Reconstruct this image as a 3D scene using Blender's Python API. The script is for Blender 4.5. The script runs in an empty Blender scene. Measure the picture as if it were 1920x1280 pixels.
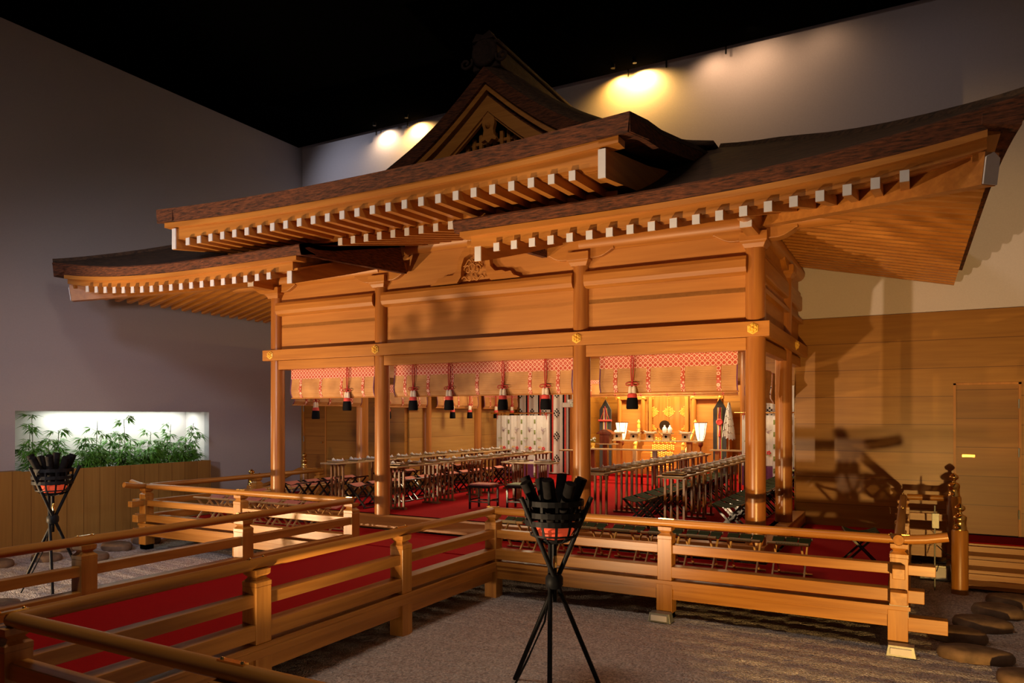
import bpy, math, random
from mathutils import Vector, Matrix

# ------------------------------------------------------------------ scene, camera, light
scene = bpy.context.scene
col = scene.collection
scene.view_settings.view_transform = 'Standard'
scene.view_settings.look = 'None'
scene.view_settings.gamma = 1.0
scene.view_settings.use_curve_mapping = False
scene.view_settings.exposure = -0.06

FPX, YAW, HY, CXP = 1378.0, math.radians(28.656), 780.65, 956.35
cd = bpy.data.cameras.new('camera')
cam = bpy.data.objects.new('camera', cd)
col.objects.link(cam)
cam.location = (5.95, -9.737, 2.303)
cam.rotation_euler = (math.pi / 2, 0, YAW)
cd.sensor_fit = 'HORIZONTAL'
cd.sensor_width = 36.0
cd.lens = FPX / 1920 * 36.0
cd.shift_x = (960 - CXP) / 1920
cd.shift_y = (HY - 640) / 1920
cd.clip_end = 200
scene.camera = cam

world = bpy.data.worlds.new('hall_ambience')
scene.world = world
world.use_nodes = True
world.node_tree.nodes['Background'].inputs[0].default_value = (0.75, 0.72, 0.85, 1)
world.node_tree.nodes['Background'].inputs[1].default_value = 0.022


def lamp(name, kind, loc, energy, color, target=None, size=0.1, size_y=None, spot=60, blend=0.5):
    ld = bpy.data.lights.new(name, kind)
    ld.energy = energy
    ld.color = color
    if kind == 'AREA':
        ld.size = size
        if size_y:
            ld.shape = 'RECTANGLE'
            ld.size_y = size_y
    else:
        ld.shadow_soft_size = size
    if kind == 'SPOT':
        ld.spot_size = math.radians(spot)
        ld.spot_blend = blend
    o = bpy.data.objects.new(name, ld)
    col.objects.link(o)
    o.location = loc
    if target is not None:
        d = Vector(target) - Vector(loc)
        o.rotation_euler = d.to_track_quat('-Z', 'Y').to_euler()
    return o


WARM = (1.0, 0.68, 0.38)
YEL = (1.0, 0.56, 0.15)
COOL = (0.78, 0.80, 1.0)
# floor spots low in front of the shrine, right and left of the frame
lamp('floor_spot_right', 'SPOT', (6.75, -7.3, 0.28), 1700, YEL, (5.7, 3.0, 1.4), 0.05, spot=58, blend=0.5)
lamp('floor_spot_left', 'SPOT', (-6.75, -7.3, 0.28), 520, YEL, (-4.6, 3.0, 1.8), 0.05, spot=62, blend=0.6)
# flood lamps low on the gravel that light the eaves and the facade obliquely
lamp('eave_flood_left', 'SPOT', (-6.6, -6.7, 0.30), 2300, WARM, (-1.2, -1.2, 4.3), 0.06, spot=78, blend=0.6)
lamp('facade_flood_centre', 'SPOT', (1.62, -6.5, 0.20), 1500, WARM, (3.3, 0.0, 3.9), 0.05, spot=62, blend=0.8)
lamp('facade_flood_left', 'SPOT', (-3.7, -7.3, 0.25), 1000, WARM, (-0.4, 0.0, 4.0), 0.06, spot=56, blend=0.8)
lamp('bridge_flood', 'SPOT', (4.6, -6.9, 0.2), 80, WARM, (1.2, -4.2, 0.5), 0.04, spot=60, blend=0.8)
# cool general hall light high up
lamp('hall_light', 'SPOT', (0.5, -13.0, 8.2), 1600, COOL, (-4.6, 0.3, 0.9), 0.9, spot=50, blend=1.0)
lamp('wall_fill', 'SPOT', (0.0, -11.5, 3.3), 1500, (1.0, 0.80, 0.74), (-7.4, 1.6, 2.7), 0.4, spot=42, blend=1.0)  # added fill spot, brightens the left wall below the eave
lamp('overhead_light', 'AREA', (2.2, -6.3, 8.85), 170, (1.0, 0.78, 0.60), (2.2, -5.0, 0), 2.6, 1.2)
# shrine interior ceiling lights
for i, (x, y, e) in enumerate(((-2.2, 2.3, 44), (2.0, 2.3, 30), (-2.2, 6.0, 95), (1.8, 6.0, 70))):
    lamp('interior_ceiling_light', 'AREA', (x, y, 3.82), e, (1.0, 0.78, 0.48), (x, y, 0), 1.0)
lamp('altar_light', 'AREA', (0.0, 9.50, 3.78), 230, (1.0, 0.74, 0.36), (0, 10.35, 1.9), 3.0, 0.25)
lamp('altar_front_light', 'AREA', (0.0, 8.3, 3.8), 150, (1.0, 0.76, 0.42), (0, 9.3, 1.2), 2.0, 0.4)
# lamps in the slot between ceiling and back wall
for x, e, c in ((-3.85, 150, (1, .56, .16)), (-4.75, 60, (1, .70, .42)), (0.98, 95, (1, .50, .09)), (1.41, 230, (1, .56, .14))):
    lamp('wall_wash_lamp', 'SPOT', (x, 3.70, 8.96), e * .72, c, (x + 0.03, 3.9, 8.1), 0.02, spot=160, blend=0.8)
for x, y, e in ((2.75, 3.45, 22), (3.5, 3.2, 34), (4.6, 3.3, 8)):
    lamp('wall_wash_lamp', 'SPOT', (x, y, 8.94), e, (1, .60, .32), (x + .1, 3.9, 8.0), 0.03, spot=150, blend=1.0)
lamp('wall_wash_lamp', 'SPOT', (-6.4, 1.2, 8.85), 110, (.8, .84, 1), (-5.6, 3.9, 7.6), 0.10, spot=80, blend=1.0)  # added cool fill outside the slot, lifts the wall's left end
lamp('wall_wash_lamp', 'SPOT', (6.2, 1.0, 8.85), 8, (.85, .82, 1), (6.0, 3.9, 7.0), 0.10, spot=90, blend=1.0)  # added cool fill outside the slot for the wall's right end
nl = lamp('niche_light', 'AREA', (-7.90, -0.50, 2.390), 36, (0.90, 1.0, 0.84), None, 0.10, 2.9)
nl.rotation_euler = (0, math.radians(8), 0)

# ------------------------------------------------------------------ materials
MATS = {}


def nodemat(name):
    m = bpy.data.materials.new(name)
    m.use_nodes = True
    nt = m.node_tree
    b = nt.nodes['Principled BSDF']
    return m, nt, b


def ramp(nt, c0, c1, p0=0.0, p1=1.0):
    r = nt.nodes.new('ShaderNodeValToRGB')
    r.color_ramp.elements[0].color = (*c0, 1)
    r.color_ramp.elements[1].color = (*c1, 1)
    r.color_ramp.elements[0].position = p0
    r.color_ramp.elements[1].position = p1
    return r


def coords(nt, scale, kind='Object'):
    t = nt.nodes.new('ShaderNodeTexCoord')
    mp = nt.nodes.new('ShaderNodeMapping')
    mp.inputs['Scale'].default_value = scale
    nt.links.new(t.outputs[kind], mp.inputs['Vector'])
    return mp


def wood(name, axis, c0, c1, rough=0.42, seam=0.0, seam_axis=2, bump=0.12):
    m, nt, b = nodemat(name)
    sc = [13.0, 13.0, 13.0]
    sc['xyz'.index(axis)] = 0.7
    mp = coords(nt, sc)
    n = nt.nodes.new('ShaderNodeTexNoise')
    n.inputs['Scale'].default_value = 1.3
    n.inputs['Detail'].default_value = 5
    n.inputs['Distortion'].default_value = 0.5
    nt.links.new(mp.outputs[0], n.inputs['Vector'])
    r = ramp(nt, c0, c1, 0.33, 0.68)
    nt.links.new(n.outputs['Fac'], r.inputs['Fac'])
    out = r.outputs['Color']
    big = nt.nodes.new('ShaderNodeTexNoise')
    sc2 = [1.6] * 3
    sc2['xyz'.index(axis)] = 0.35
    mp2 = coords(nt, sc2)
    nt.links.new(mp2.outputs[0], big.inputs['Vector'])
    big.inputs['Scale'].default_value = 1.0
    mx = nt.nodes.new('ShaderNodeMixRGB')
    mx.blend_type = 'MULTIPLY'
    rr = ramp(nt, (0.90, 0.86, 0.82), (1, 1, 1), 0.38, 0.62)
    nt.links.new(big.outputs['Fac'], rr.inputs['Fac'])
    mx.inputs['Fac'].default_value = 1.0
    nt.links.new(out, mx.inputs[1])
    nt.links.new(rr.outputs['Color'], mx.inputs[2])
    out = mx.outputs[0]
    if seam:
        t = nt.nodes.new('ShaderNodeTexCoord')
        s = nt.nodes.new('ShaderNodeSeparateXYZ')
        nt.links.new(t.outputs['Object'], s.inputs[0])
        md = nt.nodes.new('ShaderNodeMath')
        md.operation = 'DIVIDE'
        md.inputs[1].default_value = seam
        nt.links.new(s.outputs[seam_axis], md.inputs[0])
        fr = nt.nodes.new('ShaderNodeMath')
        fr.operation = 'FRACT'
        nt.links.new(md.outputs[0], fr.inputs[0])
        lt = nt.nodes.new('ShaderNodeMath')
        lt.operation = 'LESS_THAN'
        lt.inputs[1].default_value = 0.010 / seam
        nt.links.new(fr.outputs[0], lt.inputs[0])
        fl = nt.nodes.new('ShaderNodeMath')
        fl.operation = 'FLOOR'
        nt.links.new(md.outputs[0], fl.inputs[0])
        wn = nt.nodes.new('ShaderNodeTexWhiteNoise')
        wn.noise_dimensions = '1D'
        nt.links.new(fl.outputs[0], wn.inputs['W'])
        br = nt.nodes.new('ShaderNodeMapRange')
        br.inputs['To Min'].default_value = 0.86
        br.inputs['To Max'].default_value = 1.04
        nt.links.new(wn.outputs['Value'], br.inputs['Value'])
        m3 = nt.nodes.new('ShaderNodeVectorMath')
        m3.operation = 'SCALE'
        nt.links.new(out, m3.inputs[0])
        nt.links.new(br.outputs[0], m3.inputs['Scale'])
        m2 = nt.nodes.new('ShaderNodeMixRGB')
        nt.links.new(lt.outputs[0], m2.inputs['Fac'])
        nt.links.new(m3.outputs[0], m2.inputs[1])
        m2.inputs[2].default_value = (c0[0] * .45, c0[1] * .35, c0[2] * .3, 1)
        out = m2.outputs[0]
    nt.links.new(out, b.inputs['Base Color'])
    b.inputs['Roughness'].default_value = rough
    if bump:
        bp = nt.nodes.new('ShaderNodeBump')
        bp.inputs['Strength'].default_value = bump
        bp.inputs['Distance'].default_value = 0.01
        nt.links.new(n.outputs['Fac'], bp.inputs['Height'])
        nt.links.new(bp.outputs[0], b.inputs['Normal'])
    return m


def plain(name, c, rough=0.6, metal=0.0, var=0.12, scale=18, bump=0.05, emit=None, estr=0.0):
    m, nt, b = nodemat(name)
    mp = coords(nt, (1, 1, 1))
    n = nt.nodes.new('ShaderNodeTexNoise')
    n.inputs['Scale'].default_value = scale
    n.inputs['Detail'].default_value = 4
    nt.links.new(mp.outputs[0], n.inputs['Vector'])
    r = ramp(nt, tuple(max(0, x * (1 - var)) for x in c), tuple(min(1, x * (1 + var)) for x in c), 0.3, 0.7)
    nt.links.new(n.outputs['Fac'], r.inputs['Fac'])
    nt.links.new(r.outputs[0], b.inputs['Base Color'])
    b.inputs['Roughness'].default_value = rough
    b.inputs['Metallic'].default_value = metal
    if bump:
        bp = nt.nodes.new('ShaderNodeBump')
        bp.inputs['Strength'].default_value = bump * 4
        bp.inputs['Distance'].default_value = 0.004
        nt.links.new(n.outputs['Fac'], bp.inputs['Height'])
        nt.links.new(bp.outputs[0], b.inputs['Normal'])
    if emit:
        b.inputs['Emission Color'].default_value = (*emit, 1)
        b.inputs['Emission Strength'].default_value = estr
    return m


H0, H1 = (0.407, 0.155, 0.027), (0.533, 0.223, 0.042)
for ax in 'xyz':
    MATS['hinoki_' + ax] = wood('hinoki_wood_' + ax, ax, H0, H1)
    MATS['rail_' + ax] = wood('rail_wood_' + ax, ax, (0.340, 0.134, 0.020), (0.488, 0.217, 0.039), 0.36)
MATS['panel'] = wood('panel_wood', 'x', (0.459, 0.182, 0.036), (0.533, 0.227, 0.048), 0.5, bump=0.05)
MATS['column'] = wood('column_wood', 'z', (0.326, 0.113, 0.023), (0.444, 0.179, 0.039), 0.30)
MATS['wain'] = wood('wainscot_boards', 'x', (0.310, 0.134, 0.019), (0.380, 0.174, 0.028), 0.38, seam=0.452, bump=0.05)
MATS['wain_y'] = wood('wainscot_side_boards', 'y', (0.370, 0.193, 0.046), (0.444, 0.247, 0.064), 0.45, seam=0.452, bump=0.05)
MATS['planterw'] = wood('planter_boards', 'z', (0.296, 0.162, 0.039), (0.348, 0.200, 0.050), 0.5, seam=0.3, seam_axis=1, bump=0.04)
MATS['pale'] = wood('pale_table_wood', 'y', (0.444, 0.305, 0.160), (0.548, 0.397, 0.219), 0.4)
MATS['darkleg'] = wood('table_leg_wood', 'z', (0.148, 0.060, 0.021), (0.252, 0.110, 0.035), 0.4)
MATS['traywood'] = wood('tray_wood', 'x', (0.266, 0.163, 0.071), (0.370, 0.242, 0.113), 0.4)
MATS['stoolwood'] = wood('stool_wood', 'x', (0.52, 0.31, 0.11), (0.66, 0.42, 0.17), 0.35)
MATS['redwood'] = wood('red_lacquer_wood', 'z', (0.118, 0.025, 0.012), (0.192, 0.042, 0.021), 0.25)
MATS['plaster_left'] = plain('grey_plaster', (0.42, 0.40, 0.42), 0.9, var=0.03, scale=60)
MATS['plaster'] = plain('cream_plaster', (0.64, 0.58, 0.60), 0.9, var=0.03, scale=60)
MATS['black'] = plain('black_ceiling', (0.0015, 0.0015, 0.0015), 1.0)
MATS['black'].node_tree.nodes['Principled BSDF'].inputs['Specular IOR Level'].default_value = 0.0
MATS['iron'] = plain('black_iron', (0.008, 0.008, 0.009), 0.55, metal=0.0, var=0.3)
MATS['lacquer'] = plain('black_lacquer', (0.010, 0.010, 0.012), 0.12)
MATS['white'] = plain('white_paint', (0.62, 0.60, 0.62), 0.6, var=0.03)
MATS['paper'] = plain('white_paper', (0.66, 0.64, 0.63), 0.7, var=0.03)
MATS['brass'] = plain('polished_brass', (0.83, 0.55, 0.18), 0.18, metal=1.0, var=0.08)
MATS['gold'] = plain('gold_leaf', (1.0, 0.60, 0.10), 0.35, metal=0.1, var=0.1)
MATS['red'] = plain('red_cord', (0.42, 0.02, 0.02), 0.6)
MATS['redcloth'] = plain('red_trim', (0.62, 0.06, 0.05), 0.7)
MATS['navy'] = plain('black_silk', (0.004, 0.004, 0.006), 0.8)
MATS['cream'] = plain('cream_silk', (0.72, 0.62, 0.50), 0.6)
MATS['green'] = plain('green_seat_fabric', (0.030, 0.045, 0.015), 0.8, scale=60)
MATS['pink'] = plain('rose_seat_fabric', (0.52, 0.17, 0.12), 0.7, scale=60)
MATS['stone'] = plain('stone', (0.14, 0.085, 0.05), 0.75, var=0.35, scale=9, bump=0.3)
MATS['log'] = plain('charred_log', (0.007, 0.006, 0.006), 0.9, var=0.4, scale=20, bump=0.2)
MATS['ember'] = plain('glowing_ember', (0.5, 0.05, 0.02), 0.7, emit=(1.0, 0.10, 0.03), estr=0.35)
MATS['leaf'] = plain('bamboo_leaf', (0.10, 0.29, 0.03), 0.5, var=0.5, scale=6)
MATS['cane'] = plain('bamboo_cane', (0.10, 0.12, 0.05), 0.5)
MATS['soil'] = plain('planter_soil', (0.03, 0.022, 0.016), 0.95)
MATS['shade'] = plain('lit_paper_shade', (0.85, 0.8, 0.65), 0.7, emit=(1.0, 0.80, 0.48), estr=1.7)
MATS['bronze'] = plain('dark_bronze', (0.06, 0.035, 0.02), 0.4, metal=0.8)
MATS['slate'] = plain('dark_slate_cloth', (0.045, 0.050, 0.055), 0.7)
MATS['greybox'] = plain('grey_metal', (0.24, 0.25, 0.23), 0.4, metal=0.3)
MATS['ceram'] = plain('white_porcelain', (0.82, 0.83, 0.86), 0.15, var=0.02)
MATS['green_bright'] = plain('pale_green_cushion', (0.32, 0.36, 0.20), 0.8)
MATS['violet'] = plain('violet_dye', (0.14, 0.03, 0.12), 0.7)
MATS['olive'] = plain('olive_ribbon', (0.24, 0.30, 0.10), 0.7)
MATS['flower'] = plain('flower_red', (0.65, 0.05, 0.06), 0.7)
MATS['yellow'] = plain('flower_yellow', (0.80, 0.50, 0.12), 0.7)
MATS['door'] = wood('door_veneer', 'x', (0.27, 0.105, 0.016), (0.33, 0.14, 0.024), 0.42, seam=0.452, bump=0.04)
MATS['wall_wood'] = MATS['wain']


def brocade():
    m, nt, b = nodemat('pink_brocade')
    mp = coords(nt, (14, 14, 14))
    v = nt.nodes.new('ShaderNodeTexVoronoi')
    v.inputs['Scale'].default_value = 1.0
    v.inputs['Randomness'].default_value = 0.0
    nt.links.new(mp.outputs[0], v.inputs['Vector'])
    w = nt.nodes.new('ShaderNodeMath')
    w.operation = 'SINE'
    mu = nt.nodes.new('ShaderNodeMath')
    mu.operation = 'MULTIPLY'
    mu.inputs[1].default_value = 18.0
    nt.links.new(v.outputs['Distance'], mu.inputs[0])
    nt.links.new(mu.outputs[0], w.inputs[0])
    r = ramp(nt, (0.50, 0.07, 0.035), (0.88, 0.56, 0.42), 0.25, 0.75)
    nt.links.new(w.outputs[0], r.inputs['Fac'])
    nt.links.new(r.outputs[0], b.inputs['Base Color'])
    b.inputs['Roughness'].default_value = 0.5
    return m


def slatmat():
    m, nt, b = nodemat('bamboo_slats')
    t = nt.nodes.new('ShaderNodeTexCoord')
    s = nt.nodes.new('ShaderNodeSeparateXYZ')
    nt.links.new(t.outputs['Object'], s.inputs[0])
    mu = nt.nodes.new('ShaderNodeMath')
    mu.operation = 'MULTIPLY'
    mu.inputs[1].default_value = 420
    nt.links.new(s.outputs[2], mu.inputs[0])
    sn = nt.nodes.new('ShaderNodeMath')
    sn.operation = 'SINE'
    nt.links.new(mu.outputs[0], sn.inputs[0])
    n = nt.nodes.new('ShaderNodeTexNoise')
    n.inputs['Scale'].default_value = 3.5
    nt.links.new(t.outputs['Object'], n.inputs['Vector'])
    r = ramp(nt, (0.40, 0.175, 0.05), (0.60, 0.30, 0.10), 0.3, 0.7)
    nt.links.new(n.outputs['Fac'], r.inputs['Fac'])
    nt.links.new(r.outputs[0], b.inputs['Base Color'])
    bp = nt.nodes.new('ShaderNodeBump')
    bp.inputs['Strength'].default_value = 0.4
    bp.inputs['Distance'].default_value = 0.003
    nt.links.new(sn.outputs[0], bp.inputs['Height'])
    nt.links.new(bp.outputs[0], b.inputs['Normal'])
    b.inputs['Roughness'].default_value = 0.5
    return m


def barkmat(name, c0, c1, sc):
    m, nt, b = nodemat(name)
    mp = coords(nt, sc)
    n = nt.nodes.new('ShaderNodeTexNoise')
    n.inputs['Scale'].default_value = 1.0
    n.inputs['Detail'].default_value = 8
    n.inputs['Roughness'].default_value = 0.7
    nt.links.new(mp.outputs[0], n.inputs['Vector'])
    r = ramp(nt, c0, c1, 0.36, 0.70)
    nt.links.new(n.outputs['Fac'], r.inputs['Fac'])
    nt.links.new(r.outputs[0], b.inputs['Base Color'])
    bp = nt.nodes.new('ShaderNodeBump')
    bp.inputs['Strength'].default_value = 0.8
    bp.inputs['Distance'].default_value = 0.02
    nt.links.new(n.outputs['Fac'], bp.inputs['Height'])
    nt.links.new(bp.outputs[0], b.inputs['Normal'])
    b.inputs['Roughness'].default_value = 0.85
    return m


def carpetmat():
    m, nt, b = nodemat('red_carpet')
    mp = coords(nt, (1, 1, 1))
    n = nt.nodes.new('ShaderNodeTexNoise')
    n.inputs['Scale'].default_value = 260
    nt.links.new(mp.outputs[0], n.inputs['Vector'])
    r = ramp(nt, (0.24, 0.003, 0.004), (0.42, 0.007, 0.009), 0.3, 0.7)
    b.inputs['Specular IOR Level'].default_value = 0.1
    nt.links.new(n.outputs['Fac'], r.inputs['Fac'])
    nt.links.new(r.outputs[0], b.inputs['Base Color'])
    bp = nt.nodes.new('ShaderNodeBump')
    bp.inputs['Strength'].default_value = 0.5
    bp.inputs['Distance'].default_value = 0.004
    nt.links.new(n.outputs['Fac'], bp.inputs['Height'])
    nt.links.new(bp.outputs[0], b.inputs['Normal'])
    b.inputs['Roughness'].default_value = 0.95
    return m


def gravelmat():
    m, nt, b = nodemat('gravel')
    mp = coords(nt, (1, 1, 1))
    v = nt.nodes.new('ShaderNodeTexVoronoi')
    v.inputs['Scale'].default_value = 60
    nt.links.new(mp.outputs[0], v.inputs['Vector'])
    n = nt.nodes.new('ShaderNodeTexNoise')
    n.inputs['Scale'].default_value = 9
    n.inputs['Detail'].default_value = 6
    nt.links.new(mp.outputs[0], n.inputs['Vector'])
    r = ramp(nt, (0.38, 0.33, 0.31), (0.80, 0.72, 0.68), 0.15, 0.9)
    nt.links.new(v.outputs['Color'], r.inputs['Fac'])
    nt.links.new(r.outputs[0], b.inputs['Base Color'])
    ad = nt.nodes.new('ShaderNodeMath')
    ad.operation = 'MULTIPLY_ADD'
    ad.inputs[1].default_value = 1.5
    nt.links.new(n.outputs['Fac'], ad.inputs[0])
    nt.links.new(v.outputs['Distance'], ad.inputs[2])
    mp3 = coords(nt, (1, 1, 1))
    wv = nt.nodes.new('ShaderNodeTexWave')
    wv.bands_direction = 'Y'
    wv.inputs['Scale'].default_value = 2.6
    wv.inputs['Distortion'].default_value = 3.0
    wv.inputs['Detail'].default_value = 3
    wv.inputs['Detail Scale'].default_value = 1.5
    nt.links.new(mp3.outputs[0], wv.inputs['Vector'])
    ad2 = nt.nodes.new('ShaderNodeMath')
    ad2.operation = 'MULTIPLY_ADD'
    ad2.inputs[1].default_value = 0.55
    nt.links.new(wv.outputs['Fac'], ad2.inputs[0])
    nt.links.new(ad.outputs[0], ad2.inputs[2])
    ad = ad2
    bp = nt.nodes.new('ShaderNodeBump')
    bp.inputs['Strength'].default_value = 1.0
    bp.inputs['Distance'].default_value = 0.022
    bp.invert = True
    nt.links.new(ad.outputs[0], bp.inputs['Height'])
    nt.links.new(bp.outputs[0], b.inputs['Normal'])
    b.inputs['Roughness'].default_value = 0.8
    return m


MATS['ridge'] = plain('dark_ridge_bark', (0.030, 0.015, 0.010), 0.9, var=.4, bump=.3)
for k_ in ('iron', 'log', 'green', 'navy'):
    MATS[k_].node_tree.nodes['Principled BSDF'].inputs['Specular IOR Level'].default_value = 0.12
MATS['brocade'] = brocade()
MATS['slats'] = slatmat()
MATS['bark_edge'] = barkmat('bark_edge_layers', (0.018, 0.006, 0.003), (0.24, 0.068, 0.020), (8, 8, 64))
MATS['bark_top'] = barkmat('bark_roof_surface', (0.022, 0.011, 0.006), (0.115, 0.055, 0.025), (5, 20, 30))
MATS['carpet'] = carpetmat()
MATS['gravel'] = gravelmat()


# ------------------------------------------------------------------ mesh helpers
class MB:
    def __init__(self):
        self.v, self.f, self.s, self.mi = [], [], [], []
        self.cur = 0

    def face(self, idx, smooth=False):
        self.f.append(idx)
        self.s.append(smooth)
        self.mi.append(self.cur)

    def add(self, verts, faces, smooth=False):
        n = len(self.v)
        self.v += [tuple(p) for p in verts]
        for f in faces:
            self.face([n + i for i in f], smooth)
        return self

    def box(self, x0, x1, y0, y1, z0, z1):
        if x0 > x1: x0, x1 = x1, x0
        if y0 > y1: y0, y1 = y1, y0
        return self.add([(x0, y0, z0), (x1, y0, z0), (x1, y1, z0), (x0, y1, z0), (x0, y0, z1), (x1, y0, z1), (x1, y1, z1), (x0, y1, z1)],
                        [(0, 3, 2, 1), (4, 5, 6, 7), (0, 1, 5, 4), (1, 2, 6, 5), (2, 3, 7, 6), (3, 0, 4, 7)])

    def beam(self, a, b, w, h, up=(0, 0, 1)):
        a, b = Vector(a), Vector(b)
        d = (b - a).normalized()
        s = d.cross(Vector(up)).normalized()
        u = s.cross(d)
        c = [(-w / 2, -h / 2), (w / 2, -h / 2), (w / 2, h / 2), (-w / 2, h / 2)]
        vs = [a + s * p + u * q for p, q in c] + [b + s * p + u * q for p, q in c]
        return self.add(vs, [(3, 2, 1, 0), (4, 5, 6, 7), (0, 1, 5, 4), (1, 2, 6, 5), (2, 3, 7, 6), (3, 0, 4, 7)])

    def rod(self, a, b, r, r2=None, n=12, caps=True):
        r2 = r if r2 is None else r2
        a, b = Vector(a), Vector(b)
        d = (b - a).normalized()
        s = d.cross(Vector((0, 0, 1)))
        if s.length < 1e-4:
            s = Vector((1, 0, 0))
        s.normalize()
        u = s.cross(d)
        A = [a + (s * math.cos(t) + u * math.sin(t)) * r for t in (2 * math.pi * i / n for i in range(n))]
        B = [b + (s * math.cos(t) + u * math.sin(t)) * r2 for t in (2 * math.pi * i / n for i in range(n))]
        self.add(A + B, [(i, n + i, n + (i + 1) % n, (i + 1) % n) for i in range(n)], True)
        if caps:
            self.add(A, [tuple(range(n))])
            self.add(B, [tuple(reversed(range(n)))])
        return self

    def lathe(self, prof, c=(0, 0, 0), n=20, axis='z'):
        cx, cy, cz = c
        vs, fs = [], []
        for r, h in prof:
            for i in range(n):
                t = 2 * math.pi * i / n
                p = (r * math.cos(t), r * math.sin(t), h)
                if axis == 'y': p = (p[0], p[2], p[1])
                if axis == 'x': p = (p[2], p[0], p[1])
                vs.append((cx + p[0], cy + p[1], cz + p[2]))
        for j in range(len(prof) - 1):
            for i in range(n):
                k = (i + 1) % n
                fs.append((j * n + i, j * n + k, (j + 1) * n + k, (j + 1) * n + i))
        m = len(prof)
        self.add(vs, fs, True)
        self.add(vs[:n], [tuple(reversed(range(n)))])
        self.add(vs[(m - 1) * n:], [tuple(range(n))])
        return self

    def tube(self, pts, r, n=8, closed=False):
        pts = [Vector(p) for p in pts]
        rs = r if isinstance(r, (list, tuple)) else [r] * len(pts)
        m = len(pts)
        vs, fs = [], []
        for j, p in enumerate(pts):
            if closed:
                d = pts[(j + 1) % m] - pts[j - 1]
            else:
                d = pts[min(j + 1, m - 1)] - pts[max(j - 1, 0)]
            d.normalize()
            ref = Vector((0, 0, 1)) if abs(d.z) < 0.9 else Vector((0, 1, 0))
            s = d.cross(ref).normalized()
            u = s.cross(d)
            for i in range(n):
                t = 2 * math.pi * i / n
                vs.append(p + (s * math.cos(t) + u * math.sin(t)) * rs[j])
        for j in range(m if closed else m - 1):
            for i in range(n):
                k = (i + 1) % n
                j2 = (j + 1) % m
                fs.append((j * n + i, j2 * n + i, j2 * n + k, j * n + k))
        self.add(vs, fs, True)
        if not closed:
            self.add(vs[:n], [tuple(range(n))])
            self.add(vs[-n:], [tuple(reversed(range(n)))])
        return self

    def prism(self, poly, a0, a1, axis='y'):
        """extrude a 2D polygon; axis y: (x,z), axis x: (y,z), axis z: (x,y)"""
        def P(p, a):
            return {'y': (p[0], a, p[1]), 'x': (a, p[0], p[1]), 'z': (p[0], p[1], a)}[axis]
        n = len(poly)
        vs = [P(p, a0) for p in poly] + [P(p, a1) for p in poly]
        fs = [(i, (i + 1) % n, n + (i + 1) % n, n + i) for i in range(n)]
        fs += [tuple(reversed(range(n))), tuple(range(n, 2 * n))]
        return self.add(vs, fs)

    def loft(self, rings, closed_ring=True, caps=True, smooth=False):
        n = len(rings[0])
        vs = [p for r in rings for p in r]
        fs = []
        for j in range(len(rings) - 1):
            for i in range(n if closed_ring else n - 1):
                k = (i + 1) % n
                fs.append((j * n + i, j * n + k, (j + 1) * n + k, (j + 1) * n + i))
        self.add(vs, fs, smooth)
        if caps:
            self.add(rings[0], [tuple(reversed(range(n)))])
            self.add(rings[-1], [tuple(range(n))])
        return self


def base_of(mb):
    xs = [p[0] for p in mb.v]; ys = [p[1] for p in mb.v]; zs = [p[2] for p in mb.v]
    return Vector(((min(xs) + max(xs)) / 2, (min(ys) + max(ys)) / 2, min(zs)))


def obj(name, mb, mat, parent=None, bevel=0.0, label=None, loc=None):
    """link the collected shapes as one mesh; coordinates are those of the root thing"""
    me = bpy.data.meshes.new(name)
    if parent is None:
        b = Vector(loc) if loc else base_of(mb)
        vs = [(p[0] - b.x, p[1] - b.y, p[2] - b.z) for p in mb.v]
    else:
        b = Vector((0, 0, 0))
        off = parent.get('_off')
        if off is not None:
            vs = [(p[0] - off[0], p[1] - off[1], p[2] - off[2]) for p in mb.v]
        else:
            vs = mb.v
    me.from_pydata(vs, [], mb.f)
    mats = mat if isinstance(mat, (list, tuple)) else [mat]
    for m in mats:
        me.materials.append(MATS[m] if isinstance(m, str) else m)
    me.polygons.foreach_set('use_smooth', mb.s)
    me.polygons.foreach_set('material_index', mb.mi)
    me.update()
    o = bpy.data.objects.new(name, me)
    col.objects.link(o)
    if parent is None:
        o.location = b
        o['_off'] = tuple(b)
    else:
        o.parent = parent
        if parent.get('_off') is not None:
            o['_off'] = parent['_off']
    if bevel:
        md = o.modifiers.new('bevel', 'BEVEL')
        md.width = bevel
        md.segments = 2
        md.limit_method = 'ANGLE'
    if label:
        o['label'] = label
    return o


def thing(name, label, cat, loc=(0, 0, 0), rz=0.0, group=None, world_coords=False):
    o = bpy.data.objects.new(name, None)
    o.empty_display_size = 0.1
    col.objects.link(o)
    o.location = loc
    o.rotation_euler = (0, 0, rz)
    tag(o, label, cat, group)
    if world_coords:
        o['_off'] = tuple(loc)
    return o


def tag(o, label=None, cat=None, group=None, kind=None):
    if label: o['label'] = label
    if cat: o['category'] = cat
    if group: o['group'] = group
    if kind: o['kind'] = kind
    return o


def struct(name, mb, mat, label=None, bevel=0.0):
    o = obj(name, mb, mat, bevel=bevel)
    o['kind'] = 'structure'
    o['label'] = label or name.replace('_', ' ')
    return o


def dup(root, loc, rz=None, label=None, group=None, sc=None):
    def cp(o, par):
        c = o.copy()
        col.objects.link(c)
        if par is not None:
            c.parent = par
        for ch in o.children:
            cp(ch, c)
        return c
    r = cp(root, None)
    r.location = loc
    if rz is not None: r.rotation_euler = (0, 0, rz)
    if sc is not None: r.scale = sc
    if label: r['label'] = label
    if group: r['group'] = group
    return r


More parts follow.
